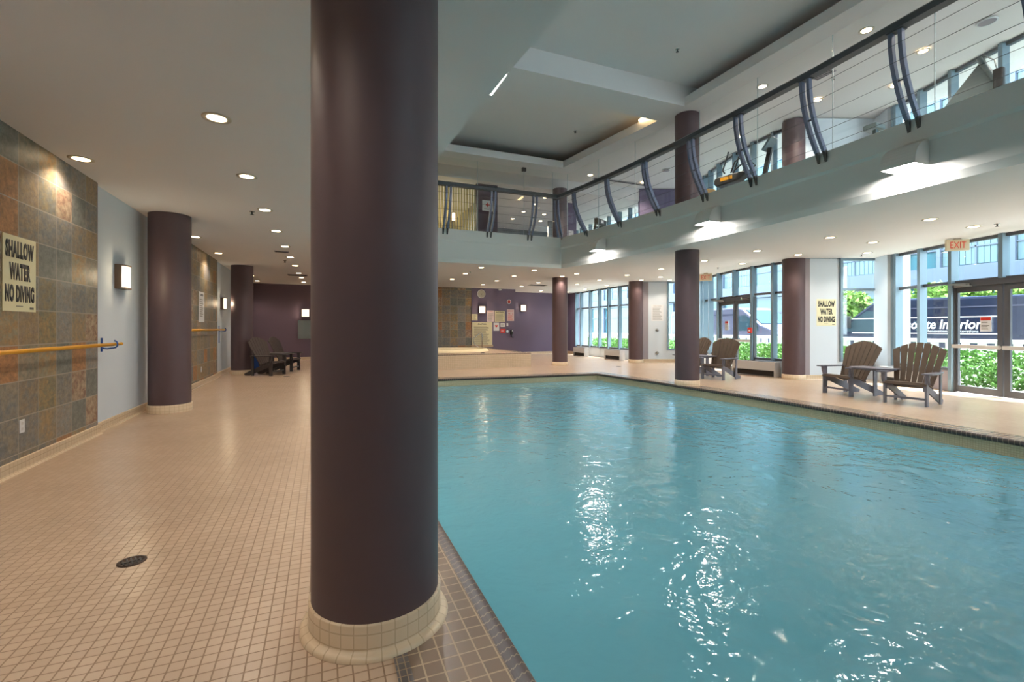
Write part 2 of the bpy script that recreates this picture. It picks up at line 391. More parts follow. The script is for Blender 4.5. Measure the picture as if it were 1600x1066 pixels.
BEAM = [(6.9,-7),(6.93,0),(6.96,2.57),(7.04,3.8),(7.09,4.7),(7.12,6.3),(7.1,7.6),(7.02,9.2),(6.85,10.8),(6.56,12.27),(1.10,12.27),(1.12,4.79),(1.19,3.07),(1.25,2.22),(1.3,-7)]
POOL = [(.715,-5),(7.2,-5),(7.30,1.2),(7.40,2.9),(7.50,4.2),(7.56,5.6),(7.55,7.0),(7.45,9.2),(7.29,11.48),(.715,11.88)]
OUTER = [(-2.6,-7)]+FACADE+[(11.8,21.3),(-2.6,21.3)]

# ------------------------------------------------------------------ the shell
struct(fill(OUTER, [POOL], 0, 'floor', M['floor']))
struct(fill(OUTER, [BEAM], H, 'ceiling', M['ceil'], flip=True))
struct(fill(OUTER, [BEAM], ZG, 'floor_gallery', M['gfloor']))
o = MB(); o.box(-2.75,-7.2,ZR+.02,13.3,21.5,ZR+.3); struct(o.build('ceiling_roof', M['ceil']))
# soffit around the coffers, with upstand lips
CO1 = [(1.2,8.89),(7.30,8.89),(6.78,12.56),(1.2,12.56)]
CO2 = [(1.2,-6.9),(7.4,-6.9),(7.46,2),(7.45,4.46),(7.37,8.08),(1.2,8.08)]
SOFO = [(.2,-7),(8.4,-7),(8.42,4),(8.42,9),(8.1,13.6),(.2,13.6)]
struct(fill(SOFO, [CO1, CO2], ZS, 'ceiling_soffit', M['ceil'], flip=True))
o = MB(); o.sweep(SOFO, [(0,ZS),(0,ZR+.02)], closed=True); struct(o.build('trim_soffit', M['ceil'], fix=False))
o = MB(); o.sweep(CO1[1:], [(0,ZS),(0,ZS+.2),(-.06,ZS+.2),(-.06,ZS+.001)]); o.sweep(CO2[1:5], [(0,ZS),(0,ZS+.2),(-.06,ZS+.2),(-.06,ZS+.001)])
struct(o.build('trim_coffer_lip', M['ceil'], fix=False))
o = MB(); o.box(1.0,8.082,ZS+.001,8.3,8.888,ZR+.02); struct(o.build('trim_cross_beam', M['ceil']))
o = MB(); o.box(1.0,14.7,ZS,12.9,14.8,ZR+.02); struct(o.build('trim_bulkhead', M['ceil']))
struct(fill([(1,14.75),(12.4,14.75),(12.4,21.3),(1,21.3)], [], ZS+.001, 'ceiling_gallery_far', M['ceil'], flip=True))
o = MB(); o.box(.96,-7,ZG,1.08,13,ZR+.02); struct(o.build('wall_upper_left', M['fascia']))
# fascia of the balcony
o = MB(); o.sweep(BEAM[:10]+[(1.10,12.27)], [(0,H),(.03,H+.10),(.03,3.63),(.065,3.67),(.065,ZG+.03),(0,ZG+.03),(0,ZG-.02)])
struct(o.build('wall_fascia', M['fascia'], fix=False))
o = MB(); o.sweep(BEAM[10:], [(0,H),(.03,H+.10),(.03,3.63),(.065,3.67),(.065,ZG+.03),(0,ZG+.03),(0,ZG-.02)])
struct(o.build('wall_fascia_left', M['fascia'], fix=False))
# left wall: white backing, slate panels
o = MB(); o.box(-2.8,-7.2,0,-2.58,21.5,ZR+.3); struct(o.build('wall_left', M['white']))
for i, (a, b) in enumerate(((3.9,7.17),(10.9,14.22),(17.7,20.9))):
    o = MB(); o.box(-2.58,a,.12,WL,b,H); struct(o.build('wall_left_slate', M['slateL']))
    o = MB(); o.box(-2.58,b,0,WL-.01,b+.04,H); struct(o.build('trim_slate_edge', M['greyp']))
o = MB()
o.sweep([(-2.58,21),(-2.58,20.9),(WL,20.9),(WL,17.7),(-2.58,17.7),(-2.58,14.27),(WL,14.27),(WL,10.9),(-2.58,10.9),(-2.58,7.22),(WL,7.22),(WL,3.9),(-2.58,3.9),(-2.58,-7)], [(.0,.125),(.014,.12),(.014,.03),(.03,.0)])
struct(o.build('baseboard_left', M['base'], fix=False))
o = MB(); o.box(-2.6,20.85,0,1.62,21.0,H); struct(o.build('wall_end', M['plum']))
o = MB(); o.box(1.5,19.7,0,1.62,20.9,H); struct(o.build('wall_end_return', M['plum']))
o = MB(); o.sweep([(1.5,20.85),(-2.5,20.85)], [(0,.125),(.014,.12),(.014,.03),(.03,0)]); struct(o.build('baseboard_end', M['base'], fix=False))
o = MB(); o.box(1.62,19.72,0,6.09,19.95,H); struct(o.build('wall_far_slate', M['slateF']))
o = MB(); o.box(6.09,19.7,0,8.17,19.95,H); struct(o.build('wall_far', M['purple']))
o = MB(); o.box(8.05,19.95,0,8.17,21.2,H); struct(o.build('wall_far_return', M['purple']))
o = MB(); o.box(8.17,21.2,0,12.4,21.35,H); struct(o.build('wall_far_right', M['purple']))
o = MB(); o.box(11.74,20.4,0,11.9,21.3,H); struct(o.build('wall_far_side', M['purple']))
o = MB(); o.sweep([(11.74,20.4),(11.74,21.2),(8.17,21.2),(8.17,19.7),(6.6,19.7)], [(0,.13),(.014,.125),(.014,.03),(.03,0)]); struct(o.build('baseboard_far', M['base'], fix=False))
o = MB(); o.box(-2.8,-7.2,0,13.3,-7,ZG+.1); o.box(-2.8,-7.2,ZG+.1,6.2,-7,ZR+.3); struct(o.build('wall_back', M['white']))
o = MB(); o.box(-2.8,21.35,0,13,21.5,ZR+.3); struct(o.build('wall_gallery_far', M['gallwall']))
# cross walls of the facade bays
def wallseg(name, a, b, t, z0, z1, mat):
    a, b = Vector(a), Vector(b); d = (b-a).normalized(); n = Vector((-d.y, d.x))*t
    o = MB(); o.prism([a, b, b+n, a+n], z0, z1); return struct(o.build(name, mat))
wallseg('wall_bay_pilaster', WALL3[0], WALL3[1], .2, 0, H, M['greyp'])
wallseg('wall_bay_white', WALL3[1], WALL3[2], .2, 0, H, M['white'])
wallseg('wall_bay_return', (13.09,7.45), (12.74,6.95), -.15, 0, H, M['white'])
wallseg('wall_bay_pilaster', WALL2[0], WALL2[1], .2, 0, H, M['greyp'])
wallseg('wall_bay_white', WALL2[1], WALL2[2], .2, 0, H, M['white'])
wallseg('wall_bay_return', (13.25,13.85), (12.66,13.12), -.15, 0, H, M['white'])
wallseg('wall_gallery_bay', WALL3[0], (13.09,7.45), .2, ZG, ZR, M['white'])
wallseg('wall_gallery_purple', WALL2[0], (13.1,13.9), .2, ZG, ZR, M['purple'])
wallseg('wall_gallery_return', (13.09,7.45), (12.74,6.95), -.15, ZG, ZR, M['white'])
for pth in ([(13.25,13.85),(12.18,14.26),(11.2,14.66)], [(12.14,7.83),(11.17,8.2)]):
    o = MB(); o.sweep(pth, [(0,.125),(.014,.12),(.014,.03),(.03,0)]); struct(o.build('baseboard_bay', M['base'], fix=False))
# facade spandrels and sill walls
o = MB(); o.sweep(FACADE, [(0,H-.02),(-.18,H-.02),(-.18,ZG+.12),(0,ZG+.12)], profclosed=True); struct(o.build('trim_spandrel', M['alu'], fix=False))
for nm, seg in (('a', [BAY1]), ('b', [BAY2[:5], BAY2[6:]]), ('c', [BAY3[:4], BAY3[5:]])):
    for sg in seg:
        o = MB(); o.sweep(sg, [(0,0),(0,.42),(.14,.42),(.14,0)], profclosed=True); struct(o.build('wall_sill', M['greyp'] if nm == 'c' else M['white'], fix=False))
wallseg('wall_sill', WALL3[2], (13.09,7.45), .15, 0, .46, M['white'])
wallseg('wall_sill', WALL2[2], (13.25,13.85), .15, 0, .46, M['white'])

# ------------------------------------------------------------------ facade windows
wn = [0]
def window_run(nodes, z0, z1, transom, skip=(), big=True, doors=()):
    wn[0] += 1
    root = thing('window_%d' % wn[0], '', '', kind='structure')
    mb = MB(); fr = MB()
    w, dpt = (.075, .16) if big else (.06, .12)
    for i, p in enumerate(nodes):
        a = nodes[max(i-1,0)]; b = nodes[min(i+1,len(nodes)-1)]
        d = (Vector(b)-Vector(a)).normalized(); n = Vector((-d.y, d.x))   # travel far to near: left normal points outside (+X)
        q = Vector(p)+n*.03
        c = [q-d*w/2-n*dpt*.75, q+d*w/2-n*dpt*.75, q+d*w/2+n*dpt*.25, q-d*w/2+n*dpt*.25]
        ds = [k in doors for k in (i-1, i)]
        mb.prism(c, (transom if all(ds) else 0 if any(ds) else z0), z1)
    mb.build('mullion', M['alu'], root)
    for i, (a, b) in enumerate(zip(nodes, nodes[1:])):
        a, b = Vector(a), Vector(b); d = (b-a).normalized(); n = Vector((-d.y, d.x))
        levels = [z1-.03]+([transom] if transom else [])+([] if i in doors else [z0+.03])
        for z in levels:
            fr.bar((a.x+n.x*.03,a.y+n.y*.03,z),(b.x+n.x*.03,b.y+n.y*.03,z),.09,.06)
        g = MB(); a2, b2 = a+n*.05+d*.02, b+n*.05-d*.02
        lo = transom+.03 if i in doors else z0+.02
        g.prism([a2,b2,b2+n*.012,a2+n*.012], lo, z1-.02); g.build('pane', M['glass'], root)
    fr.build('transom', M['dalu'] if big else M['alu'], root)
    return root
window_run(BAY1, .42, H, 2.26)
window_run(BAY2, .42, H, 2.26, doors=(4,5))
window_run(BAY3[:8], .42, H, 2.24, doors=(3,4))
window_run(BAY3[7:], .42, H, 2.24)
window_run([(13.09,7.45),(12.14,7.83)][::-1], .46, H, 2.28, big=False)
window_run([(13.25,13.85),(12.18,14.26)][::-1], .46, H, 2.28, big=False)
window_run(BAY1, ZG+.12, ZR, None); window_run(BAY2, ZG+.12, ZR, None); window_run(BAY3, ZG+.12, ZR, None)
window_run([(11.5-k*1.325,-7.1) for k in range(5)], ZG+.1, ZR, None)  # unseen upper window behind the camera, added to let in extra daylight

# ------------------------------------------------------------------ pool
o = MB(); o.sweep(POOL, [(0,0),(0,-.55)], closed=True); struct(o.build('wall_pool', M['mosaic'], fix=False))
o = MB(); o.sweep(POOL, [(.002,-.55),(.002,-1.3)], closed=True); struct(o.build('wall_pool_lower', M['basin'], fix=False))
struct(fill(POOL, [], -1.3, 'floor_pool', M['basin']))
wt = fill(POOL, [], -.19, 'pool_water', M['water']); tag(wt, 'rippling turquoise water filling the indoor swimming pool', 'water', kind='stuff')
o = MB(); o.sweep(POOL, [(-.40,.001),(-.40,.004),(-.055,.004),(-.055,.001)], closed=True); struct(o.build('trim_pool_surround', M['strip'], fix=False))
o = MB(); o.sweep([(.715,-5),(.715,11.88)][::-1], [(-.40,.0045),(-.455,.0045)]); struct(o.build('trim_pool_border', M['strips'], fix=False))
o = MB(); o.sweep(POOL, [(-.06,.003),(-.055,.006),(-.042,.007),(-.036,.010),(-.015,.014),(.006,.011),(.014,.002),(.016,-.02),(.008,-.045),(0,-.05)], closed=True, smooth=True)
struct(o.build('trim_pool_edge', M['bull'], fix=False))
for x, y, lb in ((4.27,7.3,'dark round drain on the pool bottom, nearer the foreground column'), (6.8,7.49,'dark round drain on the pool bottom, nearer the right side')):
    o = MB(); o.lathe([(.001,0),(.001,.03),(.17,.03),(.2,0)], 32, caps=True); tag(o.build('pool_drain', M['gymblack'], loc=(x,y,-1.3)), lb, 'drain', 'drains on the pool bottom')

# ------------------------------------------------------------------ columns
def column(x, y, r, z0, z1, label, base=True, cove=False):
    t = thing('round_column', label, 'column', (x,y,z0))
    o = MB(); zb = .125 if base else 0
    o.lathe([(r,zb),(r,z1-z0)], 96 if cove else 48); o.build('shaft', M['column'], t)
    if base:
        o = MB(); rb = r+.012
        pr = [(r-.01,.126),(rb,.124),(rb,.0)]
        if cove: pr = [(r-.01,.128),(rb-.003,.127),(rb,.122),(rb,.032),(rb+.003,.026),(rb+.018,.022),(rb+.028,.016),(rb+.034,.004),(rb+.034,.0)]
        o.lathe(pr, 96 if cove else 48); o.build('tile_base', M['base'], t)
    return t
column(.23,2.20,.275,0,H,'large dark plum round column in the foreground at the pool edge', cove=True)
column(-2.21,8.83,.28,0,H,'dark plum round column at left wall, nearer of the two there')
column(-2.10,15.2,.28,0,H,'dark plum round column by left wall, behind the wooden deck chairs')
column(7.75,8.42,.265,0,H,'dark plum round column standing close to the right pool edge')
column(7.75,14.6,.265,0,H,'dark plum round column right of the raised hot tub')
column(11.22,8.40,.265,0,H,'dark plum round column beside the white wall with the shallow water sign')
column(11.05,14.7,.265,0,H,'slim plum round column between far windows and white wall')
column(7.75,8.42,.265,ZG,ZR,'dark round column rising through the glazed balcony on the upper floor', base=False)
column(11.22,8.40,.265,ZG,ZR,'dark round column at the gallery windows on the upper floor', base=False)
column(7.75,14.6,.265,ZG,ZS,'dark round column deep in the upper gallery, behind inner balcony corner', base=False)

# ------------------------------------------------------------------ ceiling lights
def downlight(z, energy, r=.075):
    t = thing('downlight', '', 'light', (0,0,z))
    o = MB(); o.lathe([(r+.035,0),(r+.033,-.008),(r,-.006),(r-.004,.0)], 32); o.build('trim_ring', M['trim'], t)
    o = MB(); o.lathe([(r-.002,-.004),(.03,-.007),(.0001,-.007)], 24); o.build('lamp_lens', M['lampglass'], t)
    l = bpy.data.lights.new('downlight_lamp', 'SPOT'); l.energy = energy; l.color = (1, .84, .68); l.spot_size = math.radians(130); l.spot_blend = .6; l.shadow_soft_size = .06
    lo = bpy.data.objects.new('downlight_lamp', l); C.objects.link(lo); lo.parent = t; lo.location = (0,0,-.03)
    return t
DL = downlight(H-.0005, K_DOWN); DLU = downlight(ZR-.0005, K_UP); first = {'l': 1, 'u': 1}
def put(kind, x, y, z, label, group):
    src = DL if kind == 'l' else DLU
    if first[kind]:
        first[kind] = 0; src.location = (x,y,z); src['label'] = label; src['group'] = group; return src
    return dup(src, (x,y,z), 0, label, group)
ROWS = [('long row over the left walkway', [(-.83,-4.4),(-.83,-1.6),(-.83,1.35),(-.83,2.9),(-.82,4.58),(-.81,6.21),(-.79,7.87),(-.77,9.5),(-.74,11.21),(-.73,12.88),(-.70,14.54),(-.69,16.5),(-.66,17.95),(-.65,19.66)]),
        ('row beside the left slate wall', [(-2.3,3.0),(-2.33,6.22),(-2.27,10.69),(-2.26,12.82),(-2.2,17.9),(-2.24,19.78)]),
        ('row above the left part of the hot tub', [(4.3,12.96),(4.31,14.62),(4.35,16.45)]),
        ('row above the right part of the hot tub', [(6.0,12.96),(6.03,14.65),(6.05,16.41),(6.07,18.07)]),
        ('row over the far column near the hot tub', [(7.68,13.31),(7.6,14.15),(7.81,16.5),(7.81,18.15)]),
        ('row under the right balcony, pool side', [(9.16,-4.5),(9.16,-1.6),(9.16,1.3),(9.16,2.9),(9.16,4.49),(9.17,6.11),(9.22,7.8),(9.3,9.48),(9.38,11.27),(9.42,13.0),(9.46,14.73),(9.53,16.49),(9.6,20.0)]),
        ('row under the right balcony, window side', [(10.5,2.9),(10.51,4.52),(10.51,6.13),(10.61,7.83),(10.65,9.48),(10.84,13.05),(10.86,14.72-.6),(10.89,16.42),(11.0,18.31),(11.1,20.16)])]
for nm, pts in ROWS:
    k = 0
    for x, y in pts:
        vis = y > 4 and not (nm.startswith('row above the left') and False)
        if vis: lb = 'round downlight in %s, %s' % (nm, ORD[k].replace('from the camera', 'one seen counting from the camera').replace('nearest the camera', 'nearest one seen')); k += 1
        else: lb = 'round downlight in %s, outside the picture' % nm
        lb = lb.replace('one seen counting from the camera', 'from camera').replace(', nearest one seen', ', nearest camera')
        put('l', x, y, H-.0005, lb, 'downlights in ceiling, '+nm)
put('l', 11.84, 7.02, H-.0005, 'lit round recessed downlight nearest the window left of the exit doors', 'downlights near the bay corners')
put('l', 11.8, 13.7, H-.0005, 'lit round recessed downlight close to far white wall, above the notice', 'downlights near the bay corners')
for nm, z, pts in (('row over the upper gallery machines', ZR-.0005, [(10.65,-2.5),(10.65,.4),(10.65,3.2),(10.65,5.33),(10.66,7.39),(10.69,9.64),(10.82,13.98),(11.6,6.33)]),
                   ('row in the soffit above the balcony glass', ZS-.0005, [(8.2,2.9),(8.24,4.9),(8.22,6.83),(8.1,9.0),(7.9,12.84)]),
                   ('row deep in the far upper gallery', ZS-.0005, [(7.71,15.7),(7.77,16.65),(7.81,17.94),(7.86,19.28),(8.8,18.01),(9.2,19.2)])):
    for k, (x, y) in enumerate(pts): put('u', x, y, z, 'round downlight in %s, %s' % (nm, ORD[k]), 'downlights, '+nm)
# one warm lamp in the cove at the corner of the far coffer
cv = thing('cove_lamp', 'warm lamp glowing inside the recess at the corner of far ceiling coffer', 'light', (7.22,8.95,ZS+.22))
o = MB(); o.box(-.03,0,-.02,.03,.5,.02); o.build('tube', emit('cove tube', (1,.72,.35,1), 14), cv)
# sprinklers, ceiling vents, speakers
def sprinkler(x, y, z, label, r=.04):
    t = thing('sprinkler', label, 'sprinkler', (x,y,z), group='ceiling sprinklers')
    o = MB(); o.lathe([(r,0),(r*.9,-.006),(.012,-.01)], 20); o.build('escutcheon', M['steel'], t)
    o = MB(); o.lathe([(.012,0),(.010,-.04),(.004,-.042),(.028,-.046),(.028,-.049),(.0001,-.05)], 16); o.build('head', M['dark'], t)
for x, y, z, lb in ((-.87,2.90,H,'chrome ceiling sprinkler nearest the camera, above the left walkway'), (-.98,8.05,H,'small sprinkler on the left ceiling beside the third downlight'),
                    (-.9,13.6,H,'small sprinkler far down the left ceiling row of downlights'), (4.28,14.0,H,'sprinkler on ceiling above the hot tub, in front of a downlight'),
                    (10.62,10.3,H,'sprinkler beside downlight above the far deck chairs'), (12.0,7.25,H,'sprinkler at ceiling near the window corner left of exit doors'),
                    (10.6,4.25,H,'sprinkler on right ceiling above the exit doors'), (6.28,7.08,ZR+.02,'dark sprinkler on the nearer ceiling coffer'), (6.33,11.05,ZR+.02,'dark sprinkler on the farther ceiling coffer'),
                    (10.0,6.6,ZR,'sprinkler on the upper gallery ceiling above the right balcony'), (3.55,17.6,H,'sprinkler at the far left end of ceiling above the slate wall')):
    sprinkler(x, y, z, lb)
def flat_vent(x, y, z, w, d, label):
    t = thing('ceiling_vent', label, 'vent', (x,y,z), group='ceiling vents')
    o = MB(); o.box(-w/2,-d/2,-.012,w/2,d/2,0); o.build('frame', M['greyp'], t)
    o = MB()
    n = max(3, int(d/.05))
    for i in range(n): yy = -d/2+.02+(d-.04)*(i+.5)/n; o.box(-w/2+.02,yy-.008,-.018,w/2-.02,yy+.008,-.0121)
    o.build('slat', M['dark'], t)
flat_vent(-.86,12.0,H,.3,.15,'small pale ceiling vent between downlights over left walkway')
flat_vent(-.75,17.1,H,.6,.3,'grey ceiling vent near the end of left walkway')
flat_vent(8.2,17.4,H,.75,.35,'grey ceiling vent left of the far column near the hot tub')
flat_vent(9.6,6.6,ZR,.4,.4,'square vent on the upper gallery ceiling')
for x, y, lb in ((10.65,4.4,'round ceiling speaker on upper gallery ceiling near top right'), (10.7,12.6,'round ceiling speaker on upper gallery ceiling behind balcony corner')):
    t = thing('ceiling_speaker', lb, 'speaker', (x,y,ZR), group='gallery ceiling speakers')
    o = MB(); o.lathe([(.14,0),(.14,-.012),(.12,-.014)], 32); o.build('rim', M['paper'], t)
    o = MB(); o.lathe([(.12,-.01),(.0001,-.016)], 32); o.build('grille', M['greyp'], t)

# ------------------------------------------------------------------ fascia lamps
def fascia_lamp(x, y, rz, label, d=.30):
    t = thing('fascia_lamp', label, 'light', (x,y,0), rz, 'quarter-round fascia lamps')
    w = .19; zt, zb = 3.645, 3.33; n = 10
    arc = [(-d*math.sin(PI/2*k/n), zb+(zt-zb)*math.cos(PI/2*k/n)) for k in range(n+1)]   # (y,z)
    o = MB(); inner = [(a*.95, zb+(z-zb)*.95) for a, z in arc]
    poly = arc+inner[::-1]
    for k in range(n):
        q = [arc[k], arc[k+1], inner[k+1], inner[k]]
        o.prism(q, -w, w, 'x')
    for s in (-1, 1):
        o.prism([(0,zb)]+arc, s*w-.006, s*w+.006, 'x')
    o.box(-w,-.012,zb,w,.0,zt); o.build('shade', M['fascia'], t)
    o = MB(); o.box(-w+.015,-d+.03,zb+.02,w-.015,-.02,zb+.03); o.build('diffuser', M['fascialit'], t)
    l = bpy.data.lights.new('fascia_light', 'AREA'); l.shape = 'RECTANGLE'; l.size = .3; l.size_y = d*.6; l.energy = K_FASCIA; l.color = (1,.98,.95)
    lo = bpy.data.objects.new('fascia_light', l); C.objects.link(lo); lo.parent = t; lo.location = (0,-d/2,zb+.012)
    return t
fascia_lamp(6.995,3.63,-PI/2,'white quarter-round wall lamp on right balcony fascia, nearest the camera')
fascia_lamp(7.075,6.98,-PI/2,'white quarter-round wall lamp on right balcony fascia, middle one')
fascia_lamp(6.83,10.5,-PI/2-.1,'white quarter-round wall lamp on right balcony fascia, farthest one')
fascia_lamp(1.21,3.66,PI/2,'lit wall lamp just showing past the edge of the left ceiling', .17)
fascia_lamp(1.17,6.98,PI/2,'wall lamp on the left balcony fascia, hidden above the low ceiling', .17)
fascia_lamp(1.15,10.4,PI/2,'wall lamp on the left balcony fascia, far end', .17)

# ------------------------------------------------------------------ wall sconces
def sconce(x, y, z, rz, label):
    t = thing('wall_sconce', label, 'lamp', (x,y,z), rz, 'square wall sconces')
    n = 12; w = .145; d = .1
    arc = [(w*math.cos(PI*k/n), -.02-d*math.sin(PI*k/n)**.7) for k in range(n+1)]
    o = MB(); o.prism([(w+.012,0),(-w-.012,0),(-w-.012,-.03),(w+.012,-.03)], -.16, .16); o.build('back_plate', M['bronze'], t)
    o = MB(); o.prism([(a*.93, b) for a, b in arc], -.145, .145); o.build('diffuser', M['sconcelit'], t)
    for s in (-1, 1):
        o = MB(); x0, x1 = sorted((s*w*.955, s*(w+.008))); o.box(x0,-.075,-.145,x1,0,.145); o.build('side_plate', M['bronze'], t)
    o = MB()
    arc2 = [(a*1.04, b*1.06) for a, b in arc]
    for z0 in (-.165, .145): o.prism([(w+.01,0)]+arc2+[(-w-.01,0)], z0, z0+.02)
    o.build('band', M['bronze'], t)
    l = bpy.data.lights.new('sconce_light', 'POINT'); l.energy = K_SCONCE; l.color = (1,.8,.52); l.shadow_soft_size = .06
    lo = bpy.data.objects.new('sconce_light', l); C.objects.link(lo); lo.parent = t; lo.location = (0,-.19,.0)
    return t
sconce(-2.58,7.98,2.0,PI/2,'lit bronze framed wall sconce on white wall left of the first column')
sconce(-2.58,15.3-.25,1.98,PI/2,'lit bronze framed wall sconce on white wall beside the second left column')
sconce(-.62,20.85,1.92,0,'lit square wall sconce above the recessed hatch on the plum end wall')
sconce(6.565,19.7,2.12,0,'lit square wall sconce among the notices beside the slate wall')
sconce(9.2,21.2,2.29,0,'lit square wall sconce alone on the far purple wall')

# ------------------------------------------------------------------ signs and wall items
def plate(name, label, cat, x, y, z, rz, w, h, mat, t=.006, group=None):
    e = thing(name, label, cat, (x,y,z), rz, group)
    o = MB(); o.box(-w/2,-t-.001,-h/2,w/2,-.001,h/2); o.build('panel', mat, e, bevel=.001)
    return e
def lines(e, w, h, n, mat, z0=0, ragged=True, th=None, y=-.0075):
    o = MB(); th = th or h/n*.35
    for i in range(n):
        zz = z0+h/2-h*(i+.5)/n; ww = w*(random.uniform(.7,1) if ragged else 1)
        o.box(-w/2,y-.001,zz-th/2,-w/2+ww,y,zz+th/2)
    o.build('small_print', mat, e)
def shallow(x, y, z, rz, label):
    e = plate('warning_sign', label, 'sign', x, y, z, rz, .5, .67, M['cream'], group=None)
    text('SHALLOW', .43, .155, M['black'], e, 0, .215, -.0075, bold=.055, space=1.12)
    text('WATER', .32, .155, M['black'], e, 0, .02, -.0075, bold=.055, space=1.12)
    text('NO DIVING', .44, .155, M['black'], e, 0, -.175, -.0075, bold=.055, space=1.12)
    o = MB(); o.box(-.06,-.009,-.292,.04,-.0075,-.284); o.box(.15,-.009,-.312,.21,-.0075,-.292); o.build('small_print', M['ink'], e)
shallow(WL+.001,5.58,1.785,PI/2,'cream SHALLOW WATER NO DIVING sign on the left slate wall')
ang3 = math.atan2(7.83-8.10, 12.14-11.40)
def w3(px): return px
d3 = Vector((12.14-11.40,7.83-8.10)).normalized()
p3 = Vector((11.40,8.10))+d3*.42
shallow(p3.x,p3.y,1.70,ang3,'cream SHALLOW WATER NO DIVING sign on white wall at the right')
e = plate('notice', 'tall white CAUTION notice on the second left slate wall', 'sign', WL+.001,12.46,1.78,PI/2,.5,.68,M['paper'])
text('CAUTION', .26,.05,M['black'],e,0,.27,-.0075,bold=.02); lines(e,.38,.42,9,M['ink'],-.02)
d2 = Vector((12.18-11.51,14.26-14.54)).normalized(); p2 = Vector((11.51,14.54))+d2*.34; ang2 = math.atan2(d2.y,d2.x)
e = plate('notice', 'white notice with grey text on the far white wall between windows', 'sign', p2.x,p2.y,1.88,ang2,.46,.62,M['paper'])
text('POOL RULES',.3,.035,M['ink'],e,0,.26,-.0075); lines(e,.36,.46,12,M['ink'],-.03)
for k, (z, lb) in enumerate(((1.22,'round steel dial on the far white wall, upper of two'), (.36,'round steel spout on the far white wall, lower of two'))):
    o = MB(); o.lathe([(.065,0),(.065,.01),(.03,.025),(.025,.07),(.0001,.07)], 24)
    q = tag(o.build('wall_valve', M['steel'], loc=(p2.x-.02,p2.y-.005,z)), lb, 'valve', 'steel valves on far white wall'); q.rotation_euler = (PI/2, 0, ang2)
FY = 19.7
e = plate('notice','small cream notice on purple wall at edge of the slate tiles','sign',6.225,FY,1.78,0,.27,.28,M['cream']); lines(e,.2,.22,7,M['ink'])
e = plate('notice','large cream CAUTION board behind the steel handrail','sign',6.58,FY,1.05,0,.94,1.03,M['cream']); text('CAUTION',.42,.07,M['black'],e,0,.43,-.0075,bold=.02); lines(e,.78,.84,19,M['ink'],-.06)
e = plate('notice','white notice with red heading right of the far sconce','sign',6.97,FY,1.84,0,.33,.50,M['pinkp']); text('DANGER',.2,.04,M['red'],e,0,.21,-.0075); lines(e,.26,.36,10,M['ink'],-.04)
e = plate('notice','cream notice with bold black heading in middle of purple wall','sign',7.41,FY,1.83,0,.48,.49,M['cream']); text('NOTICE',.36,.06,M['black'],e,0,.18,-.0075,bold=.02); lines(e,.4,.34,11,M['ink'],-.06)
e = plate('notice','pink and white notice with red print near the wall corner','sign',7.93,FY,1.89,0,.35,.53,M['pinkp']); text('EMERGENCY',.28,.05,M['red'],e,0,.19,-.0075,bold=.01); text('911',.22,.08,M['red'],e,0,.06,-.0075); lines(e,.26,.24,6,M['redl'],-.13)
e = plate('notice','white rounded notice with a red heart symbol','sign',7.245,FY,1.365,0,.27,.36,M['paper'])
o = MB(); hp = [(.0,-.065)]+[(.075*math.sin(a)**3*1.0, .06*(.8125*math.cos(a)-.3125*math.cos(2*a)-.125*math.cos(3*a)-.0625*math.cos(4*a))) for a in [PI*2*k/24 for k in range(24)]][1:]
hp = [(.07*math.sin(2*PI*k/24)**3, .065*(.8125*math.cos(2*PI*k/24)-.3125*math.cos(4*PI*k/24)-.125*math.cos(6*PI*k/24)-.0625*math.cos(8*PI*k/24))+.03) for k in range(24)]
o.prism(hp, -.009, -.0075, 'y'); o.build('heart', M['red'], e)
e = plate('notice','small white notice above the red one on purple wall','sign',7.55,FY,1.445,0,.22,.17,M['paper']); lines(e,.17,.1,3,M['ink'])
e = plate('notice','small red notice with white lettering on purple wall','sign',7.56,FY,1.18,0,.24,.18,M['red']); lines(e,.16,.1,3,M['paper'])
e = plate('wall_switch','white emergency switch box above grey outlet','switch',7.77,FY,1.46,0,.08,.14,M['paper'],.03)
o = MB(); o.tube([(7.77,19.69,1.39),(7.77,19.69,1.2)],.008,8); tag(o.build('conduit', M['steel']), 'thin steel conduit between switch box and outlet on purple wall', 'conduit')
e = plate('wall_outlet','square grey outlet box beneath the white switch box','outlet',7.77,FY,1.15,0,.1,.1,M['steel'],.03)
t = thing('wall_phone','black wall telephone with hanging cord beside the notices','telephone',(7.97,FY,1.12))
o = MB(); o.box(-.06,-.05,-.1,.06,0,.1); o.build('body', M['gymblack'], t, bevel=.01)
o = MB(); o.tube([(-.02,-.07,-.1),(-.02,-.085,0),(-.02,-.07,.12)],.022,8); o.build('handset', M['gymblack'], t)
o = MB(); o.box(-.02,-.056,.04,.05,-.05,.09); o.build('display', M['paper'], t)
o = MB(); o.tube([(.0,-.05,-.1),(.02,-.05,-.22),(.06,-.05,-.26),(.1,-.05,-.2)],.01,6); o.build('cord', M['gymblack'], t)
t = thing('wall_clock','round white wall clock beside the far slate wall','clock',(6.53,FY,2.82))
o = MB(); o.lathe([(.0001,0),(.19,0),(.19,.04),(.165,.045),(.16,.03)], 40); q = o.build('rim', M['paper'], t); q.rotation_euler = (PI/2,0,0)
o = MB(); o.lathe([(.162,.028),(.0001,.028)], 40); q = o.build('face', plain('clock face', lin(200,196,180), .4), t); q.rotation_euler = (PI/2,0,0)
o = MB(); o.bar((0,-.034,0),(.09,-.034,.02),.008,.004); o.bar((0,-.034,0),(.03,-.034,-.07),.01,.004)
for k in range(12):
    a = 2*PI*k/12; o.bar((.13*math.cos(a),-.032,.13*math.sin(a)),(.15*math.cos(a),-.032,.15*math.sin(a)),.006,.003)
o.build('hands', M['black'], t)
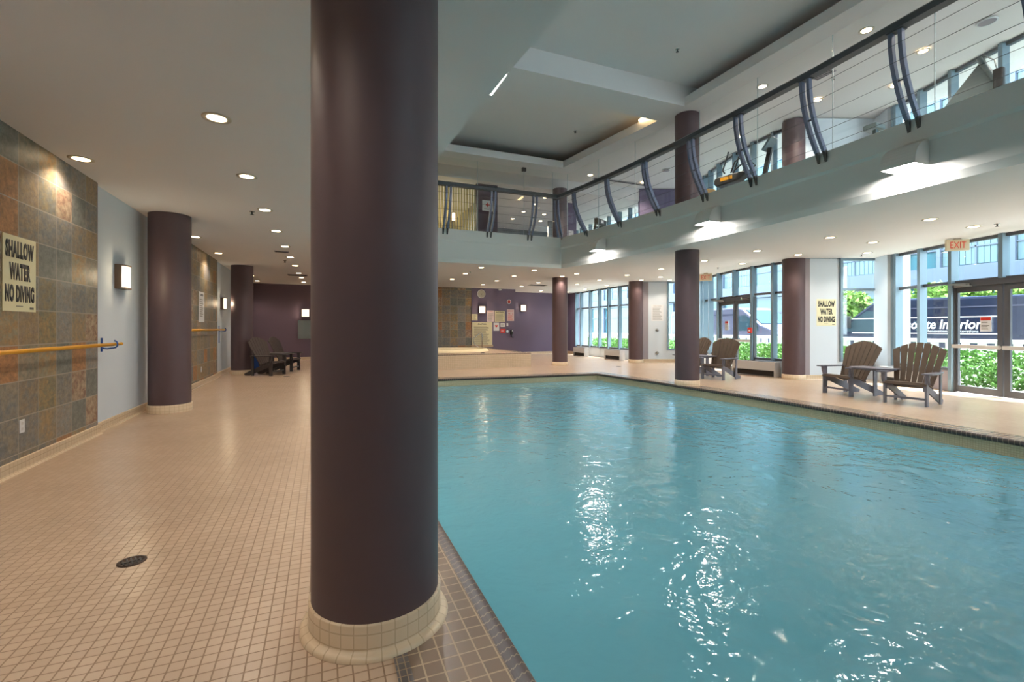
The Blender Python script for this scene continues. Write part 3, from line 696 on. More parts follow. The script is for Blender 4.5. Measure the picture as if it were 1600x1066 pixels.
t = thing('fire_bell','round red and white fire alarm on upper purple wall','alarm',(7.85,FY,2.5))
o = MB(); o.lathe([(.0001,0),(.1,0),(.1,.03),(.07,.04),(.07,.04)], 32); q = o.build('rim', M['paper'], t); q.rotation_euler = (PI/2,0,0)
o = MB(); o.lathe([(.072,.03),(.06,.06),(.03,.075),(.0001,.078)], 32); q = o.build('bell', M['red'], t); q.rotation_euler = (PI/2,0,0)
t = thing('security_camera','small white camera at ceiling above the purple notice wall','camera',(7.37,19.6,H))
o = MB(); o.lathe([(.05,0),(.05,-.02),(.02,-.03)], 20); o.build('mount', M['paper'], t)
o = MB(); o.box(-.05,-.12,-.085,.05,.05,-.03); o.build('body', M['paper'], t, bevel=.01)
o = MB(); o.box(6.07,19.67,.47,7.08,19.699,.56); struct(o.build('baseboard_spa', M['base']))
for y, z, x, lb in ((5.61,.41,WL,'white electrical outlet low on the near slate wall'), (12.43,.37,WL,'white electrical outlet low on second slate wall')):
    e = plate('wall_outlet', lb, 'outlet', x+.001,y,z,PI/2,.075,.12,M['paper'],.008)
    o = MB()
    for dz in (-.025,.025): o.box(-.014,-.0105,dz-.012,.014,-.009,dz+.012)
    o.build('socket', M['conv'], e)
# hatch on the end wall
t = thing('wall_hatch','recessed framed hatch with pale mirror on the plum end wall','hatch',(-.5,20.85,1.27))
o = MB(); W2,H2,f = .52,.47,.07
for b in ((-W2,-H2,W2,-H2+f),(-W2,H2-f,W2,H2),(-W2,-H2+f,-W2+f,H2-f),(W2-f,-H2+f,W2,H2-f)): o.box(b[0],-.03,b[1],b[2],0,b[3])
o.build('frame', M['plum'], t); o = MB(); o.box(-W2+f+.05,-.012,-H2+f,W2-f,-.002,H2-f-.05); o.build('mirror', M['mirror'], t)

# ------------------------------------------------------------------ rescue poles
def pole(y0, y1, z0, z1, hooks, label):
    t = thing('rescue_pole', label, 'pole', (-2.40,0,0), group='yellow rescue poles')
    o = MB(); o.tube([(0,y0,z0),(0,y1-.25,z1)],.021,14); o.build('shaft', M['yellow'], t)
    o = MB(); o.tube([(0,y1-.25,z1),(0,y1-.02,z1)],.017,12); o.tube([(0,y1-.02,z1),(0,y1,z1)],.02,12); o.build('end_tip', M['yellow'], t)
    for y in hooks:
        h = thing('pole_hook', 'blue hook on the wall holding the yellow pole, ' + ('near end' if y < 9 else 'first on second slate wall' if y < 12 else 'far end') if y > 6.5 else 'blue hook on the left wall, outside the picture', 'hook', (-2.53,y,z1))
        o = MB(); o.box(0,-.015,-.09,.015,.015,.08) if y < 9 else o.box(0,-.015,-.35,.015,.015,.1); o.build('plate', M['blue'], h)
        o = MB(); pts = [(.015,0,-.045),(.06,0,-.055)]+[(.13+.035*math.sin(a)-.0,0,-.0-.045*math.cos(a)) for a in [k*PI/8 for k in range(0,9)]]
        o.tube(pts,.009,8); o.build('arm', M['blue'], h)
pole(2.2,7.5,1.10,1.10,(3.6,7.27),'long yellow rescue pole on hooks across the near slate wall')
pole(9.6,14.55,1.26,1.26,(10.7,14.4),'long yellow rescue pole on hooks across the second slate wall')
# floor drains
for x, y, r, lb in ((-.98,3.21,.068,'round brown floor drain in the left walkway near the camera'), (-.88,14.0,.085,'round floor drain beside the left deck chairs'), (9.3,13.3,.085,'small round floor drain on far right deck beyond the pool')):
    t = thing('floor_drain', lb, 'drain', (x,y,0), .4, 'round floor drains')
    o = MB(); o.lathe([(r,0),(r,.004),(r-.014,.005),(r-.016,.002),(.0001,.002)], 32); o.build('ring', M['iron'], t)
    o = MB()
    for k in range(-3,4): hl = math.sqrt(max(0,(r-.02)**2-(k*.019)**2)); o.box(k*.019-.004,-hl,.002,k*.019+.004,hl,.0045)
    o.box(-r+.02,-.006,.002,r-.02,.006,.005); o.build('grate', M['gymblack'], t)

# ------------------------------------------------------------------ balcony: brackets, rail, cables, glass
def offset(path, d):
    s = MB(); s.sweep(path, [(d,0)]); return [(v[0],v[1]) for v in s.v[:len(path)]]
RAILP = BEAM[1:10]+[(1.10,12.27)]
RAIL = offset(RAILP, .43)
o = MB(); o.sweep(RAIL, [(-.065,4.985),(.065,4.985),(.065,5.06),(.045,5.085),(-.045,5.085),(-.065,5.06)], profclosed=True); tag(o.build('handrail', M['rail'], fix=False), 'dark grey handrail running along the whole upper balcony edge', 'handrail')
RIB = [(.44,5.0),(.43,4.80),(.395,4.60),(.33,4.40),(.235,4.19),(.13,4.01),(.105,3.97)]
def bracket(x, y, rz, label):
    t = thing('rail_bracket', label, 'bracket', (x,y,0), rz, 'curved twin brackets of the balcony rail')
    for s in (-.055, .055):
        o = MB()
        for a, b in zip(RIB, RIB[1:]): o.bar((s,-a[0],a[1]),(s,-b[0],b[1]-.004),.045,.065,(0,-1,0))
        o.build('rib', M['rib'], t)
        o = MB(); o.prism([(-.14,3.975),(-.066,3.975),(-.064,3.80)], s-.02, s+.02, 'x'); o.build('tip', M['tip'], t)
    o = MB()
    for k in (3,): a = RIB[k]; o.box(-.06,-a[0]-.01,a[1]-.008,.06,-a[0]+.01,a[1]+.008)
    o.build('spacer', M['rail'], t)
    o = MB(); o.box(-.09,-.48,4.97,.09,-.38,4.985); o.build('saddle', M['rail'], t)
nmb = ['nearest the camera, cut by the frame','second from camera','third from camera','fourth from camera','fifth from camera','sixth from camera','seventh from camera','last before the corner']
for k, (x, y) in enumerate([(6.96,2.36),(7.03,3.58),(7.08,4.79),(7.11,6.03),(7.11,7.15),(7.06,8.48),(6.96,9.79),(6.79,11.11)]):
    bracket(x, y, -PI/2-(0 if y < 7 else (y-7)*.035), 'curved twin steel bracket on right balcony, %s' % nmb[k])
bracket(6.56,12.27,-PI/4-.05,'curved twin steel bracket at the inner corner of the balcony')
for x, lb in ((5.5,'far balcony, nearest the corner'), (4.27,'far balcony, second from the corner'), (3.04,'far balcony, beside the foreground column'), (1.8,'far balcony, hidden by the foreground column')):
    bracket(x, 12.27, 0, 'curved twin steel bracket on '+lb)
for k in range(5):
    f = (k+1)/6; idx = f*(len(RIB)-1); i = int(idx); fr = idx-i
    a = RIB[i][0]*(1-fr)+RIB[i+1][0]*fr; z = RIB[i][1]*(1-fr)+RIB[i+1][1]*fr
    pth = offset(RAILP, a+.045)
    o = MB(); o.tube([(x,y,z) for x,y in pth],.0028,6); tag(o.build('rail_cable', M['cable']), 'thin steel cable under the balcony handrail, %s' % ('topmost','second from top','middle one','second from bottom','lowest')[k], 'cable', 'balcony cables')
GL = [(7.86,.9),(7.86,2.4),(7.86,3.8),(7.85,5.19),(7.84,6.63),(7.82,8.11),(7.56,10.09),(7.37,11.53),(7.18,13.03)]
GF = [(7.18,13.03),(6.65,13.03),(5.68,13.03),(4.21,13.03),(2.7,13.03),(1.2,13.03)]
def pane(a, b, label):
    a, b = Vector(a), Vector(b); d = (b-a).normalized(); n = Vector((-d.y,d.x))*.006; a = a+d*.008; b = b-d*.008
    o = MB(); o.prism([a-n,b-n,b+n,a+n], ZG, ZS-.001); g = tag(o.build('glass_screen', M['bglass']), label, 'glass screen', 'frameless glass panels behind the balcony rail')
    e = MB(); e.prism([b-n*1.2,b+d*.008-n*1.2,b+d*.008+n*1.2,b+n*1.2], ZG, ZS-.001); e.build('edge_seal', M['seal'], g)
for k, (a, b) in enumerate(zip(GL, GL[1:])): pane(a, b, 'tall frameless glass panel behind the right balcony rail, %s' % ORD[k])
for k, (a, b) in enumerate(zip(GF, GF[1:])): pane(a, b, 'tall frameless glass panel behind far balcony rail, %s' % ['first from corner','second from corner','third from corner','beside foreground column','behind foreground column'][k])
o = MB(); o.box(5.62,12.98,ZS-.11,5.74,13.06,ZS); tag(o.build('glass_clamp', M['tip']), 'small dark clamp at top of the far glass panels', 'clamp')

# ------------------------------------------------------------------ upper gallery contents
def ubox(name, b, mat): o = MB(); o.box(*b); return struct(o.build(name, mat))
ubox('wall_gallery_plum', (4.82,15.0,ZG,5.56,15.15,ZS), M['plum'])
ubox('wall_gallery_left', (1.08,15.0,ZG,2.0,15.15,ZS), M['plum'])
ubox('wall_gallery_side', (5.5,15.15,ZG,5.6,21.3,ZS), M['gallwall'])
ubox('wall_gallery_pier', (8.75,16.0,ZG,9.22,16.4,ZS), M['purple'])
ubox('wall_gallery_panel', (9.5,19.0,ZG,10.5,19.1,ZS), M['gallwall'])
t = thing('vertical_blinds','cream vertical blinds lit from behind on the upper floor, beside foreground column','blinds',(2.0,15.05,ZG))
o = MB(); o.box(0,-.03,2.1,2.82,.03,2.16); o.build('headrail', M['bronze'], t)
for k in range(30): 
    o = MB(); x = .05+k*.094; m = Matrix.Translation((x,0,0)) @ Matrix.Rotation(.6,4,'Z'); o.box(-.042,-.002,.06,.042,.002,2.1,m); o.build('slat', M['yblind'], t)
l = bpy.data.lights.new('room_lamp','AREA'); l.size = 1.5; l.energy = 160; l.color = (1,.85,.6); lo = bpy.data.objects.new('room_lamp', l); C.objects.link(lo); lo.location = (3.4,17.5,5.9)
sq = sconce(4.0,14.98,5.0-.05,0,'lit wall sconce in front of the upper floor blinds'); sq.scale = (.4,.7,.9)
e = plate('notice','white sign with a red cross symbol on the upper plum wall','sign',5.2,15.0,5.45,0,.38,.36,M['paper'])
o = MB(); o.box(-.02,-.009,-.04,.02,-.0075,.1); o.box(-.07,-.009,.01,.07,-.0075,.05); o.build('cross', M['red'], e); lines(e,.25,.05,1,M['ink'],-.12)
e = plate('notice','small white poster on the purple pier in upper gallery','sign',8.98,16.0,4.95,0,.22,.3,M['paper'])
flat_vent(9.8,14.2,ZR,2.6,.12,'long slot air diffuser on the gallery ceiling at far end')
# elliptical trainer near the balcony, above the middle of the right side
t = thing('elliptical_trainer','grey and black elliptical trainer behind balcony glass left of upper column','exercise machine',(9.35,8.15,ZG),-PI/2+.25); t.scale = (1,1,1.1)
o = MB(); o.box(-.75,-.28,0,.75,-.2,.07); o.box(-.75,.2,0,.75,.28,.07); o.box(-.78,-.3,0,-.68,.3,.08); o.box(.65,-.3,0,.75,.3,.08); o.build('base_frame', M['gymgrey'], t)
o = MB(); o.prism([(-.75,.08),(-.1,.08),(.3,.3),(.25,.42),(-.1,.55),(-.55,.62),(-.72,.5),(-.78,.3)], -.1,.1,'y'); o.build('housing', M['gymgrey'], t, bevel=.02)
o = MB(); o.prism([(-.80,.85),(-.72,.78),(-.2,.82),(.1,.98),(-.1,1.0),(-.7,1.0),(-.8,.95)], -.14,.14,'y'); o.build('cover', M['gymblack'], t, bevel=.03)
o = MB(); o.box(-.62,-.146,.88,-.32,-.141,.96); o.build('badge', M['yellow'], t)
o = MB(); o.bar((.25,0,.3),(.5,0,1.35),.07,.09); o.build('mast', M['gymblack'], t)
o = MB(); o.bar((.38,0,1.3),(.58,0,1.55),.3,.05); o.build('console', M['gymgrey'], t, bevel=.01)
for s in (-.24,.24):
    o = MB(); o.tube([(-.45,s,1.0),(-.5,s,1.08),(-.45,s,1.2),(-.38,s,1.38),(-.36,s,1.45)],.018,8); o.build('handlebar', M['gymblack'], t)
    o = MB(); o.tube([(-.3,s,.98),(-.2,s,1.2),(-.05,s,1.25),(.05,s,1.15),(-.2,s,1.02)],.018,8); o.build('grip', M['gymblack'], t)
    o = MB(); o.box(-.35,s-.07,.3,.0,s+.07,.34); o.build('pedal', M['gymblack'], t)
t = thing('bench','rounded wooden bench end behind the balcony glass beside the elliptical trainer','bench',(9.15,9.35,ZG),-PI/2)
o = MB(); o.prism([(-.35,.75),(.25,.75),(.3,.9),(-.25,.95),(-.36,.88)], -.15,.15,'y'); o.build('seat', M['wood'], t, bevel=.04)
for x in (-.2,.15):
    o = MB(); o.box(x-.03,-.12,0,x+.03,.12,.76); o.build('leg', M['gymblack'], t)
# multi gym with shroud, top right
t = thing('weight_machine','grey weight machine with slanted shroud and cable handle, upper floor far right','exercise machine',(9.45,3.98,ZG-.1),-PI/2)
o = MB(); o.prism([(-.52,1.0),(-.02,1.56),(.04,1.60),(.34,.98),(.2,.05),(-.3,.05),(-.34,.75)], -.03,.03,'y'); o.build('shroud', M['gymgrey'], t, bevel=.01)
o = MB(); o.tube([(.0,-.05,1.64),(.12,-.05,1.35),(.36,-.05,.85),(.42,-.05,.06)],.035,10); o.tube([(-.5,-.05,.04),(.6,-.05,.04)],.035,10); o.tube([(.0,.05,1.64),(.42,.05,.06)],.03,10); o.build('frame', M['gymgrey'], t)
o = MB(); o.tube([(.05,-.06,1.66),(.2,-.1,1.5),(.24,-.12,1.32)],.008,6); o.build('cable', M['steel'], t)
o = MB(); o.box(.2,-.16,1.04,.32,-.08,1.34); o.build('handle', M['gymblack'], t, bevel=.02)
o = MB(); o.prism([(.45,.82),(1.2,1.0),(1.2,1.06),(.45,.9)], -.2,.1,'y'); o.build('bench_pad', M['gymgrey'], t, bevel=.01)
o = MB(); o.box(1.0,-.1,0,1.06,.0,1.0); o.box(.5,-.1,0,.56,0,.85); o.build('leg', M['gymgrey'], t)
t = thing('exercise_bike','small grey machine console peeking above balcony edge at the right','exercise machine',(9.6,5.6,ZG),-PI/2)
o = MB(); o.bar((0,0,0),(.05,0,1.1),.06,.08); o.build('mast', M['gymgrey'], t); o = MB(); o.box(-.1,-.14,1.08,.14,.14,1.18); o.build('console', M['gymgrey'], t, bevel=.02)
o = MB(); o.box(-.5,-.1,0,.6,.1,.25); o.build('base', M['gymgrey'], t, bevel=.03); o = MB(); o.box(.3,-.1,.9,.55,.1,.96); o.build('saddle', M['gymblack'], t, bevel=.02)
for x, y, lb in ((9.0,13.2,'dark treadmill behind the inner balcony corner, right of it'), (8.5,17.2,'dark treadmill deep in the gallery seen over the far balcony')):
    t = thing('treadmill', lb, 'exercise machine', (x,y,ZG), .5, 'dark treadmills in the gallery'); t.scale = (.8,.8,.66)
    o = MB(); o.box(-.4,-.8,0,.4,.9,.2); o.build('deck', M['gymblack'], t, bevel=.02)
    for s in (-.38,.38):
        o = MB(); o.bar((s,.8,.1),(s,.6,1.35),.07,.09); o.build('upright', M['gymblack'], t)
        o = MB(); o.bar((s,.62,1.15),(s,.0,1.05),.05,.06); o.build('handrail', M['gymblack'], t)
    o = MB(); o.box(-.42,.5,1.3,.42,.66,1.62); o.build('console', M['gymblack'], t, bevel=.03)
    o = MB(); o.box(-.1,.485,1.4,.1,.5,1.55); o.build('screen', M['paper'], t)

# ------------------------------------------------------------------ hot tub
SP = [(1.7,14.35),(6.52,14.35),(6.52,19.69),(1.7,19.69)]
t = thing('hot_tub','raised tiled hot tub with cream rim in front of the slate wall','hot tub',(0,0,0))
o = MB()
TB = [(4.1+1.35*math.cos(a), 16.3+.98*math.sin(a)) for a in [2*PI*k/40 for k in range(40)]]
o.sweep(SP, [(0,0),(0,.44)], closed=True, flip=True); o.build('tiled_wall', M['base'], t, fix=False)
fo = fill(SP, [TB], .47, 'deck', M['floor']); fo.parent = t
o = MB(); o.sweep(SP, [(0,.44),(0,.472),(.3,.473)], closed=True); o.build('coping', M['strip'], t, fix=False)
o = MB(); o.sweep(TB, [(.05,.1),(.03,.45),(-.03,.56),(-.14,.57),(-.2,.475)], closed=True, smooth=True); o.build('rim', plain('cream acrylic', lin(232,214,176), .3), t, fix=False)
fo = fill([(4.1+(x-4.1)*.97,16.3+(y-16.3)*.97) for x,y in TB], [], .42, 'water', M['water']); fo.parent = t
t = thing('grab_rail','looped stainless steel handrail standing on the hot tub deck','handrail',(5.75,17.6,.47))
o = MB(); o.tube([(.0,0,0),(-.02,0,.08),(-.05,0,.115),(-.18,0,.17),(-.24,0,.3),(-.24,0,.4),(-.2,0,.47),(-.1,0,.53),(.0,0,.61),(.06,0,.64),(.11,0,.6),(.12,0,.5),(.12,0,0)],.02,12); o.build('rail', M['steel'], t)
o = MB(); o.lathe([(.05,0),(.04,.015),(.02,.02)],20,0,0,0); o.lathe([(.05,0),(.04,.015),(.02,.02)],20,.12,0,0); o.build('flange', M['steel'], t)
o = MB(); o.box(-.04,-.04,0,.04,.04,.03); tag(o.build('jet_button', M['gymblack'], loc=(5.0,14.9,.474)), 'small dark jet button on the hot tub deck', 'button')

# ------------------------------------------------------------------ convectors
def convector(x, y, rz, w, label, d=.24, h=.40):
    t = thing('convector', label, 'radiator', (x,y,0), rz, 'white low convector heaters')
    o = MB(); o.box(-w/2,-d,.17,w/2,0,h); o.box(-w/2,-d,0,-w/2+.03,0,.17); o.box(w/2-.03,-d,0,w/2,0,.17); o.build('casing', M['conv'], t, bevel=.004)
    o = MB(); o.box(-w/2+.03,-d+.06,.02,w/2-.03,-.02,.17); o.build('core', M['dark'], t)
    o = MB()
    for k in range(5): yy = -d+.03+k*(d-.06)/4; o.box(-w/2+.04,yy-.004,h,w/2-.04,yy+.004,h+.004)
    o.build('top_grille', M['dalu'], t)
convector(11.28,18.95,-PI/2,1.0,'white low convector heater under the far windows, farther one')
convector(11.30,16.3,-PI/2,1.1,'white low convector heater under far windows, beside the slim column')
convector(11.20,9.45,-PI/2+.12,1.25,'white low convector heater under windows behind the far deck chairs')
convector(12.36,6.55,-PI/2-.46,.9,'white low convector heater behind the near right deck chairs')

# ------------------------------------------------------------------ doors
def leaf(a, b, hinge_a, zt, label_n, notice=False):
    a, b = Vector(a), Vector(b); w = (b-a).length; d = (b-a).normalized(); rz = math.atan2(d.y, d.x)
    t = thing('door_%d' % label_n, '', '', (a.x,a.y,0), rz, kind='structure')      # local +x from far jamb to near jamb; room side is -y
    g = .012; s = .09
    o = MB()
    for q in ((g,.01,g+s,zt),(w-g-s,.01,w-g,zt),(g+s,.01,w-g-s,.14),(g+s,zt-.11,w-g-s,zt)): o.box(q[0],-.02,q[1],q[2],.03,q[3])
    o.build('door_frame', M['dalu'], t)
    o = MB(); o.box(g+s,0,.14,w-g-s,.01,zt-.11); o.build('pane', M['glass'], t)
    o = MB(); o.box(g+.01,-.085,.90,w-g-.01,-.05,.97); o.box(g+.02,-.05,.91,g+.07,-.02,.96); o.box(w-g-.07,-.05,.91,w-g-.02,-.02,.96); o.build('push_bar', M['conv'], t)
    x0 = .08 if hinge_a else w-.08; sgn = 1 if hinge_a else -1
    o = MB(); o.box(min(x0,x0+sgn*.3),-.08,zt-.01,max(x0,x0+sgn*.3),-.02,zt+.06); o.bar((x0+sgn*.25,-.07,zt+.06),(x0+sgn*.05,-.3,zt+.05),.03,.02); o.bar((x0+sgn*.05,-.3,zt+.05),(x0+sgn*.35,-.08,zt+.0),.03,.02); o.build('closer', M['steel'], t)
    return t, w
for (A, B, hz, n) in ((BAY3[3],BAY3[4],True,1),(BAY3[4],BAY3[5],False,2),(BAY2[4],BAY2[5],True,3),(BAY2[5],BAY2[6],False,4)):
    t, w = leaf(A, B, hz, 2.13, n)
    A, B = Vector(A), Vector(B); d = (B-A).normalized(); m = A+d*(.62 if n == 1 else .45)
    if n in (1, 3):
        nn = Vector((d.y,-d.x))*.03; ang = math.atan2(d.y,d.x)
        e = plate('notice', 'white notice with red heading on glass of the '+('near right exit door' if n == 1 else 'far exit door behind the chairs'), 'sign', m.x+nn.x*.4, m.y+nn.y*.4, 1.38, ang, .2, .29, M['paper'])
        o = MB(); o.box(-.09,-.009,.07,.09,-.0075,.13); o.build('heading', M['red'], e); lines(e,.15,.16,6,M['ink'],-.04)
o = MB()
for run in ((BAY3[3:6]),(BAY2[4:7])):
    o.sweep(run, [(-.06,2.13),(-.06,2.22),(.06,2.22),(.06,2.13)], profclosed=True)
    for k in (0,2):
        p = run[k]; o.box(p[0]-.05,p[1]-.05,0,p[0]+.05,p[1]+.05,2.2)
struct(o.build('trim_door_head', M['dalu'], fix=False))
t = thing('fire_alarm_pull','red fire alarm pull station on window frame beside the far exit doors','alarm',(11.33,9.8,1.24),-PI/2)
o = MB(); o.box(-.06,-.06,-.08,.06,0,.08); o.build('body', M['red'], t, bevel=.006); o = MB(); o.box(-.02,-.066,-.03,.03,-.06,.02); o.build('handle', M['paper'], t)
def exit_sign(x, y, z, rz, label):
    t = thing('exit_sign', label, 'sign', (x,y,z), rz)
    o = MB(); o.box(-.19,-.03,-.11,.19,.03,.11); o.build('housing', plain('exit housing', lin(236,222,190), .5), t, bevel=.005)
    text('EXIT',.26,.13,emit('lit exit letters', (.8,.10,.05,1), .55),t,0,0,-.031)
    o = MB(); o.box(-.06,-.02,.11,.06,.02,.14); o.build('canopy', M['trim'], t)
exit_sign(11.62,5.25,2.94,-.62,'illuminated EXIT sign hanging above the near right glass doors')
exit_sign(11.4,11.55,2.93,-1.0,'illuminated EXIT sign hanging beside the column above far glass doors')

# ------------------------------------------------------------------ deck chairs
def chair(brown, grey, label, group):
    t = thing('adirondack_chair', label, 'chair', group=group)
    for s in (-1, 1):
        o = MB(); x0, x1 = sorted((s*.30, s*.272)); o.box(x0,-.045,0,x1,.045,.53)
        o.build('leg', grey, t, bevel=.003)
        o = MB(); x0, x1 = sorted((s*.303, s*.33)); o.prism([(.0,.53),(.045,.53),(.035,.44),(.0,.36)], x0, x1, 'x'); 
        o.build('arm_bracket', grey, t)
        o = MB(); x0, x1 = sorted((s*.301, s*.326)); o.box(x0,-.57,0,x1,-.49,.53); o.build('leg', grey, t, bevel=.003)
        o = MB(); x0, x1 = sorted((s*.271, s*.245)); o.prism([(.03,.35),(.03,.25),(-.10,.235),(-.66,0),(-.80,0),(-.82,.05),(-.40,.235),(-.2,.31)], x0, x1, 'x'); o.build('side_rail', grey, t, bevel=.003)
        o = MB(); pl = [(s*.245,.10),(s*.39,.10),(s*.405,.02),(s*.39,-.35),(s*.34,-.60),(s*.275,-.60),(s*.265,-.3)]; o.prism(pl, .53, .553); o.build('arm', grey, t, bevel=.004)
    o = MB(); o.box(-.272,-.012,.10,.272,.012,.135); o.build('stretcher', grey, t)
    # seat
    prof = [(.055,.335),(.04,.372),(-.05,.378),(-.14,.36),(-.23,.33),(-.31,.295),(-.38,.265)]
    for k, (a, b) in enumerate(zip(prof, prof[1:])):
        a, b = Vector(a), Vector(b); d = (b-a).normalized()*.006
        o = MB(); o.bar((-.0,(a+d).x,(a+d).y),(0,(b-d).x,(b-d).y),.60 if k < 2 else .54,.022); o.build('seat_slat', brown, t, bevel=.003)
    # back: seven fanned slats
    tilt = math.radians(24); o0 = Vector((0,-.345,.27)); up = Vector((0,-math.sin(tilt),math.cos(tilt))); rt = Vector((1,0,0)); nr = Vector((0,math.cos(tilt),math.sin(tilt)))
    R = 1.02; hgt = .84
    for k in range(-3, 4):
        wb, wt = .066, .098; F_ = lambda q: hgt-1.05*q*q
        xb = k*.076; xt = k*.110
        top = hgt - .014*k*k
        tl = hgt-.014*(k-.5)**2 if k else hgt-.004; tr = hgt-.014*(k+.5)**2 if k else hgt-.004
        P4 = [(xb-wb/2,0),(xb+wb/2,0),(xt+wt/2,F_(xt+wt/2)),(xt,F_(xt)+.002),(xt-wt/2,F_(xt-wt/2))]
        vs = [o0+rt*p[0]+up*p[1]+nr*q for q in (0,.02) for p in P4]
        o = MB(); n = 5; o.add(vs, [list(range(n))[::-1], list(range(n,2*n))]+[(i,(i+1)%n,n+(i+1)%n,n+i) for i in range(n)]); o.build('back_slat', brown, t, bevel=.002)
    for h_, wd in ((.06,.5),(.34,.66),(.70,.66)):
        c = o0+up*h_-nr*.016; o = MB(); o.bar(c-rt*wd/2,c+rt*wd/2,.03,.07,up); o.build('back_brace', grey, t)
    return t
CH = chair(M['slatb'], M['slatg'], 'brown slatted deck chair with grey frame, nearest the exit doors', 'deck chairs with brown slats and grey frames')
def place(o, x, y, fx, fy): o.location = (x,y,0); o.rotation_euler = (0,0,math.atan2(-fx,fy))
def pc(x, y, fx, fy, label): 
    r = dup(CH, (0,0,0), 0, label, 'deck chairs with brown slats and grey frames'); place(r, x, y, fx, fy); return r
place(CH, 9.20, 4.86, -.98, -.17)
pc(9.36, 6.09, -.985, .17, 'brown slatted deck chair with grey frame in front of the shallow water sign')
pc(9.19, 9.08, -.97, -.22, 'brown slatted deck chair just right of the pool edge column')
pc(9.3, 10.25, -.985, .17, 'brown slatted deck chair mostly hidden behind the pool edge column')
CL = chair(M['slatd'], M['slatk'], 'dark brown deck chair on the left walkway, nearer of two', 'dark deck chairs on the left walkway')
place(CL, -1.14, 14.5, .86, -.51)
r = dup(CL, (0,0,0), 0, 'dark brown deck chair on the left walkway, farther of two', 'dark deck chairs on the left walkway'); place(r, -.76, 15.75, .95, -.31)
def tray(x, y, rz, label, mat, z=.556):
    t = thing('side_table', label, 'table', (x,y,0), rz, 'tray tables linking two deck chairs')
    o = MB(); o.prism([(-.33,-.2),(.33,-.26),(.36,.12),(.2,.24),(-.2,.24),(-.36,.14)], z, z+.022); o.build('top', mat, t, bevel=.003)
    o = MB(); o.box(-.2,-.01,z-.04,.2,.03,z); o.build('brace', mat, t)
tray(9.42,5.48,PI/2,'grey tray table joining the arms of near right deck chairs',M['slatg'])
tray(9.40,9.68,PI/2,'grey tray table joining the arms of far right deck chairs',M['slatg'])
tray(-1.15,15.2,-.6,'dark tray table between the two left deck chairs',M['slatk'])
t = thing('pool_toy','small blue equipment box behind the nearer left deck chair','box',(-1.95,16.1,0))
o = MB(); o.box(-.2,-.15,0,.2,.15,.55); o.build('body', M['blue'], t, bevel=.03); o = MB(); o.tube([(-.15,0,.55),(-.1,0,.66),(.1,0,.66),(.15,0,.55)],.02,8); o.build('handle', M['gymblack'], t)

# ------------------------------------------------------------------ outside
o = MB(); o.box(11.0,-30,-.12,60,60,-.06); struct(o.build('floor_street', M['asphalt']))
o = MB(); o.box(11.0,-30,-.0605,15.2,60,-.02); struct(o.build('floor_patio', M['paving']))
def leaves(cx, cy, cz, rx, ry, rz, n, size, boxy=False):
    o = MB()
    for i in range(n):
        if boxy: p = Vector((random.uniform(-1,1),random.uniform(-1,1),random.uniform(-1,1)))
        else:
            while True:
                p = Vector((random.uniform(-1,1),random.uniform(-1,1),random.uniform(-1,1)))
                if .2 < p.length < 1: break
            p *= (1+.18*math.sin(p.x*7+p.z*5))
        c = Vector((cx+p.x*rx, cy+p.y*ry, cz+p.z*rz))
        a = Vector((random.gauss(0,1),random.gauss(0,1),random.gauss(0,1))).normalized(); b = a.cross(Vector((random.gauss(0,1),random.gauss(0,1),random.gauss(0,1)))).normalized()
        s = size*random.uniform(.6,1.2)
        o.add([c-a*s, c+b*s*.55, c+a*s, c-b*s*.55], [(0,1,2,3)])
    return o
o = leaves(13.95,10,  .36,.42,14,.42,30000,.062,boxy=True); tag(o.build('hedge', M['leaf'], fix=False), 'long low green hedge outside the windows in front of the white wall', 'hedge', kind='stuff')
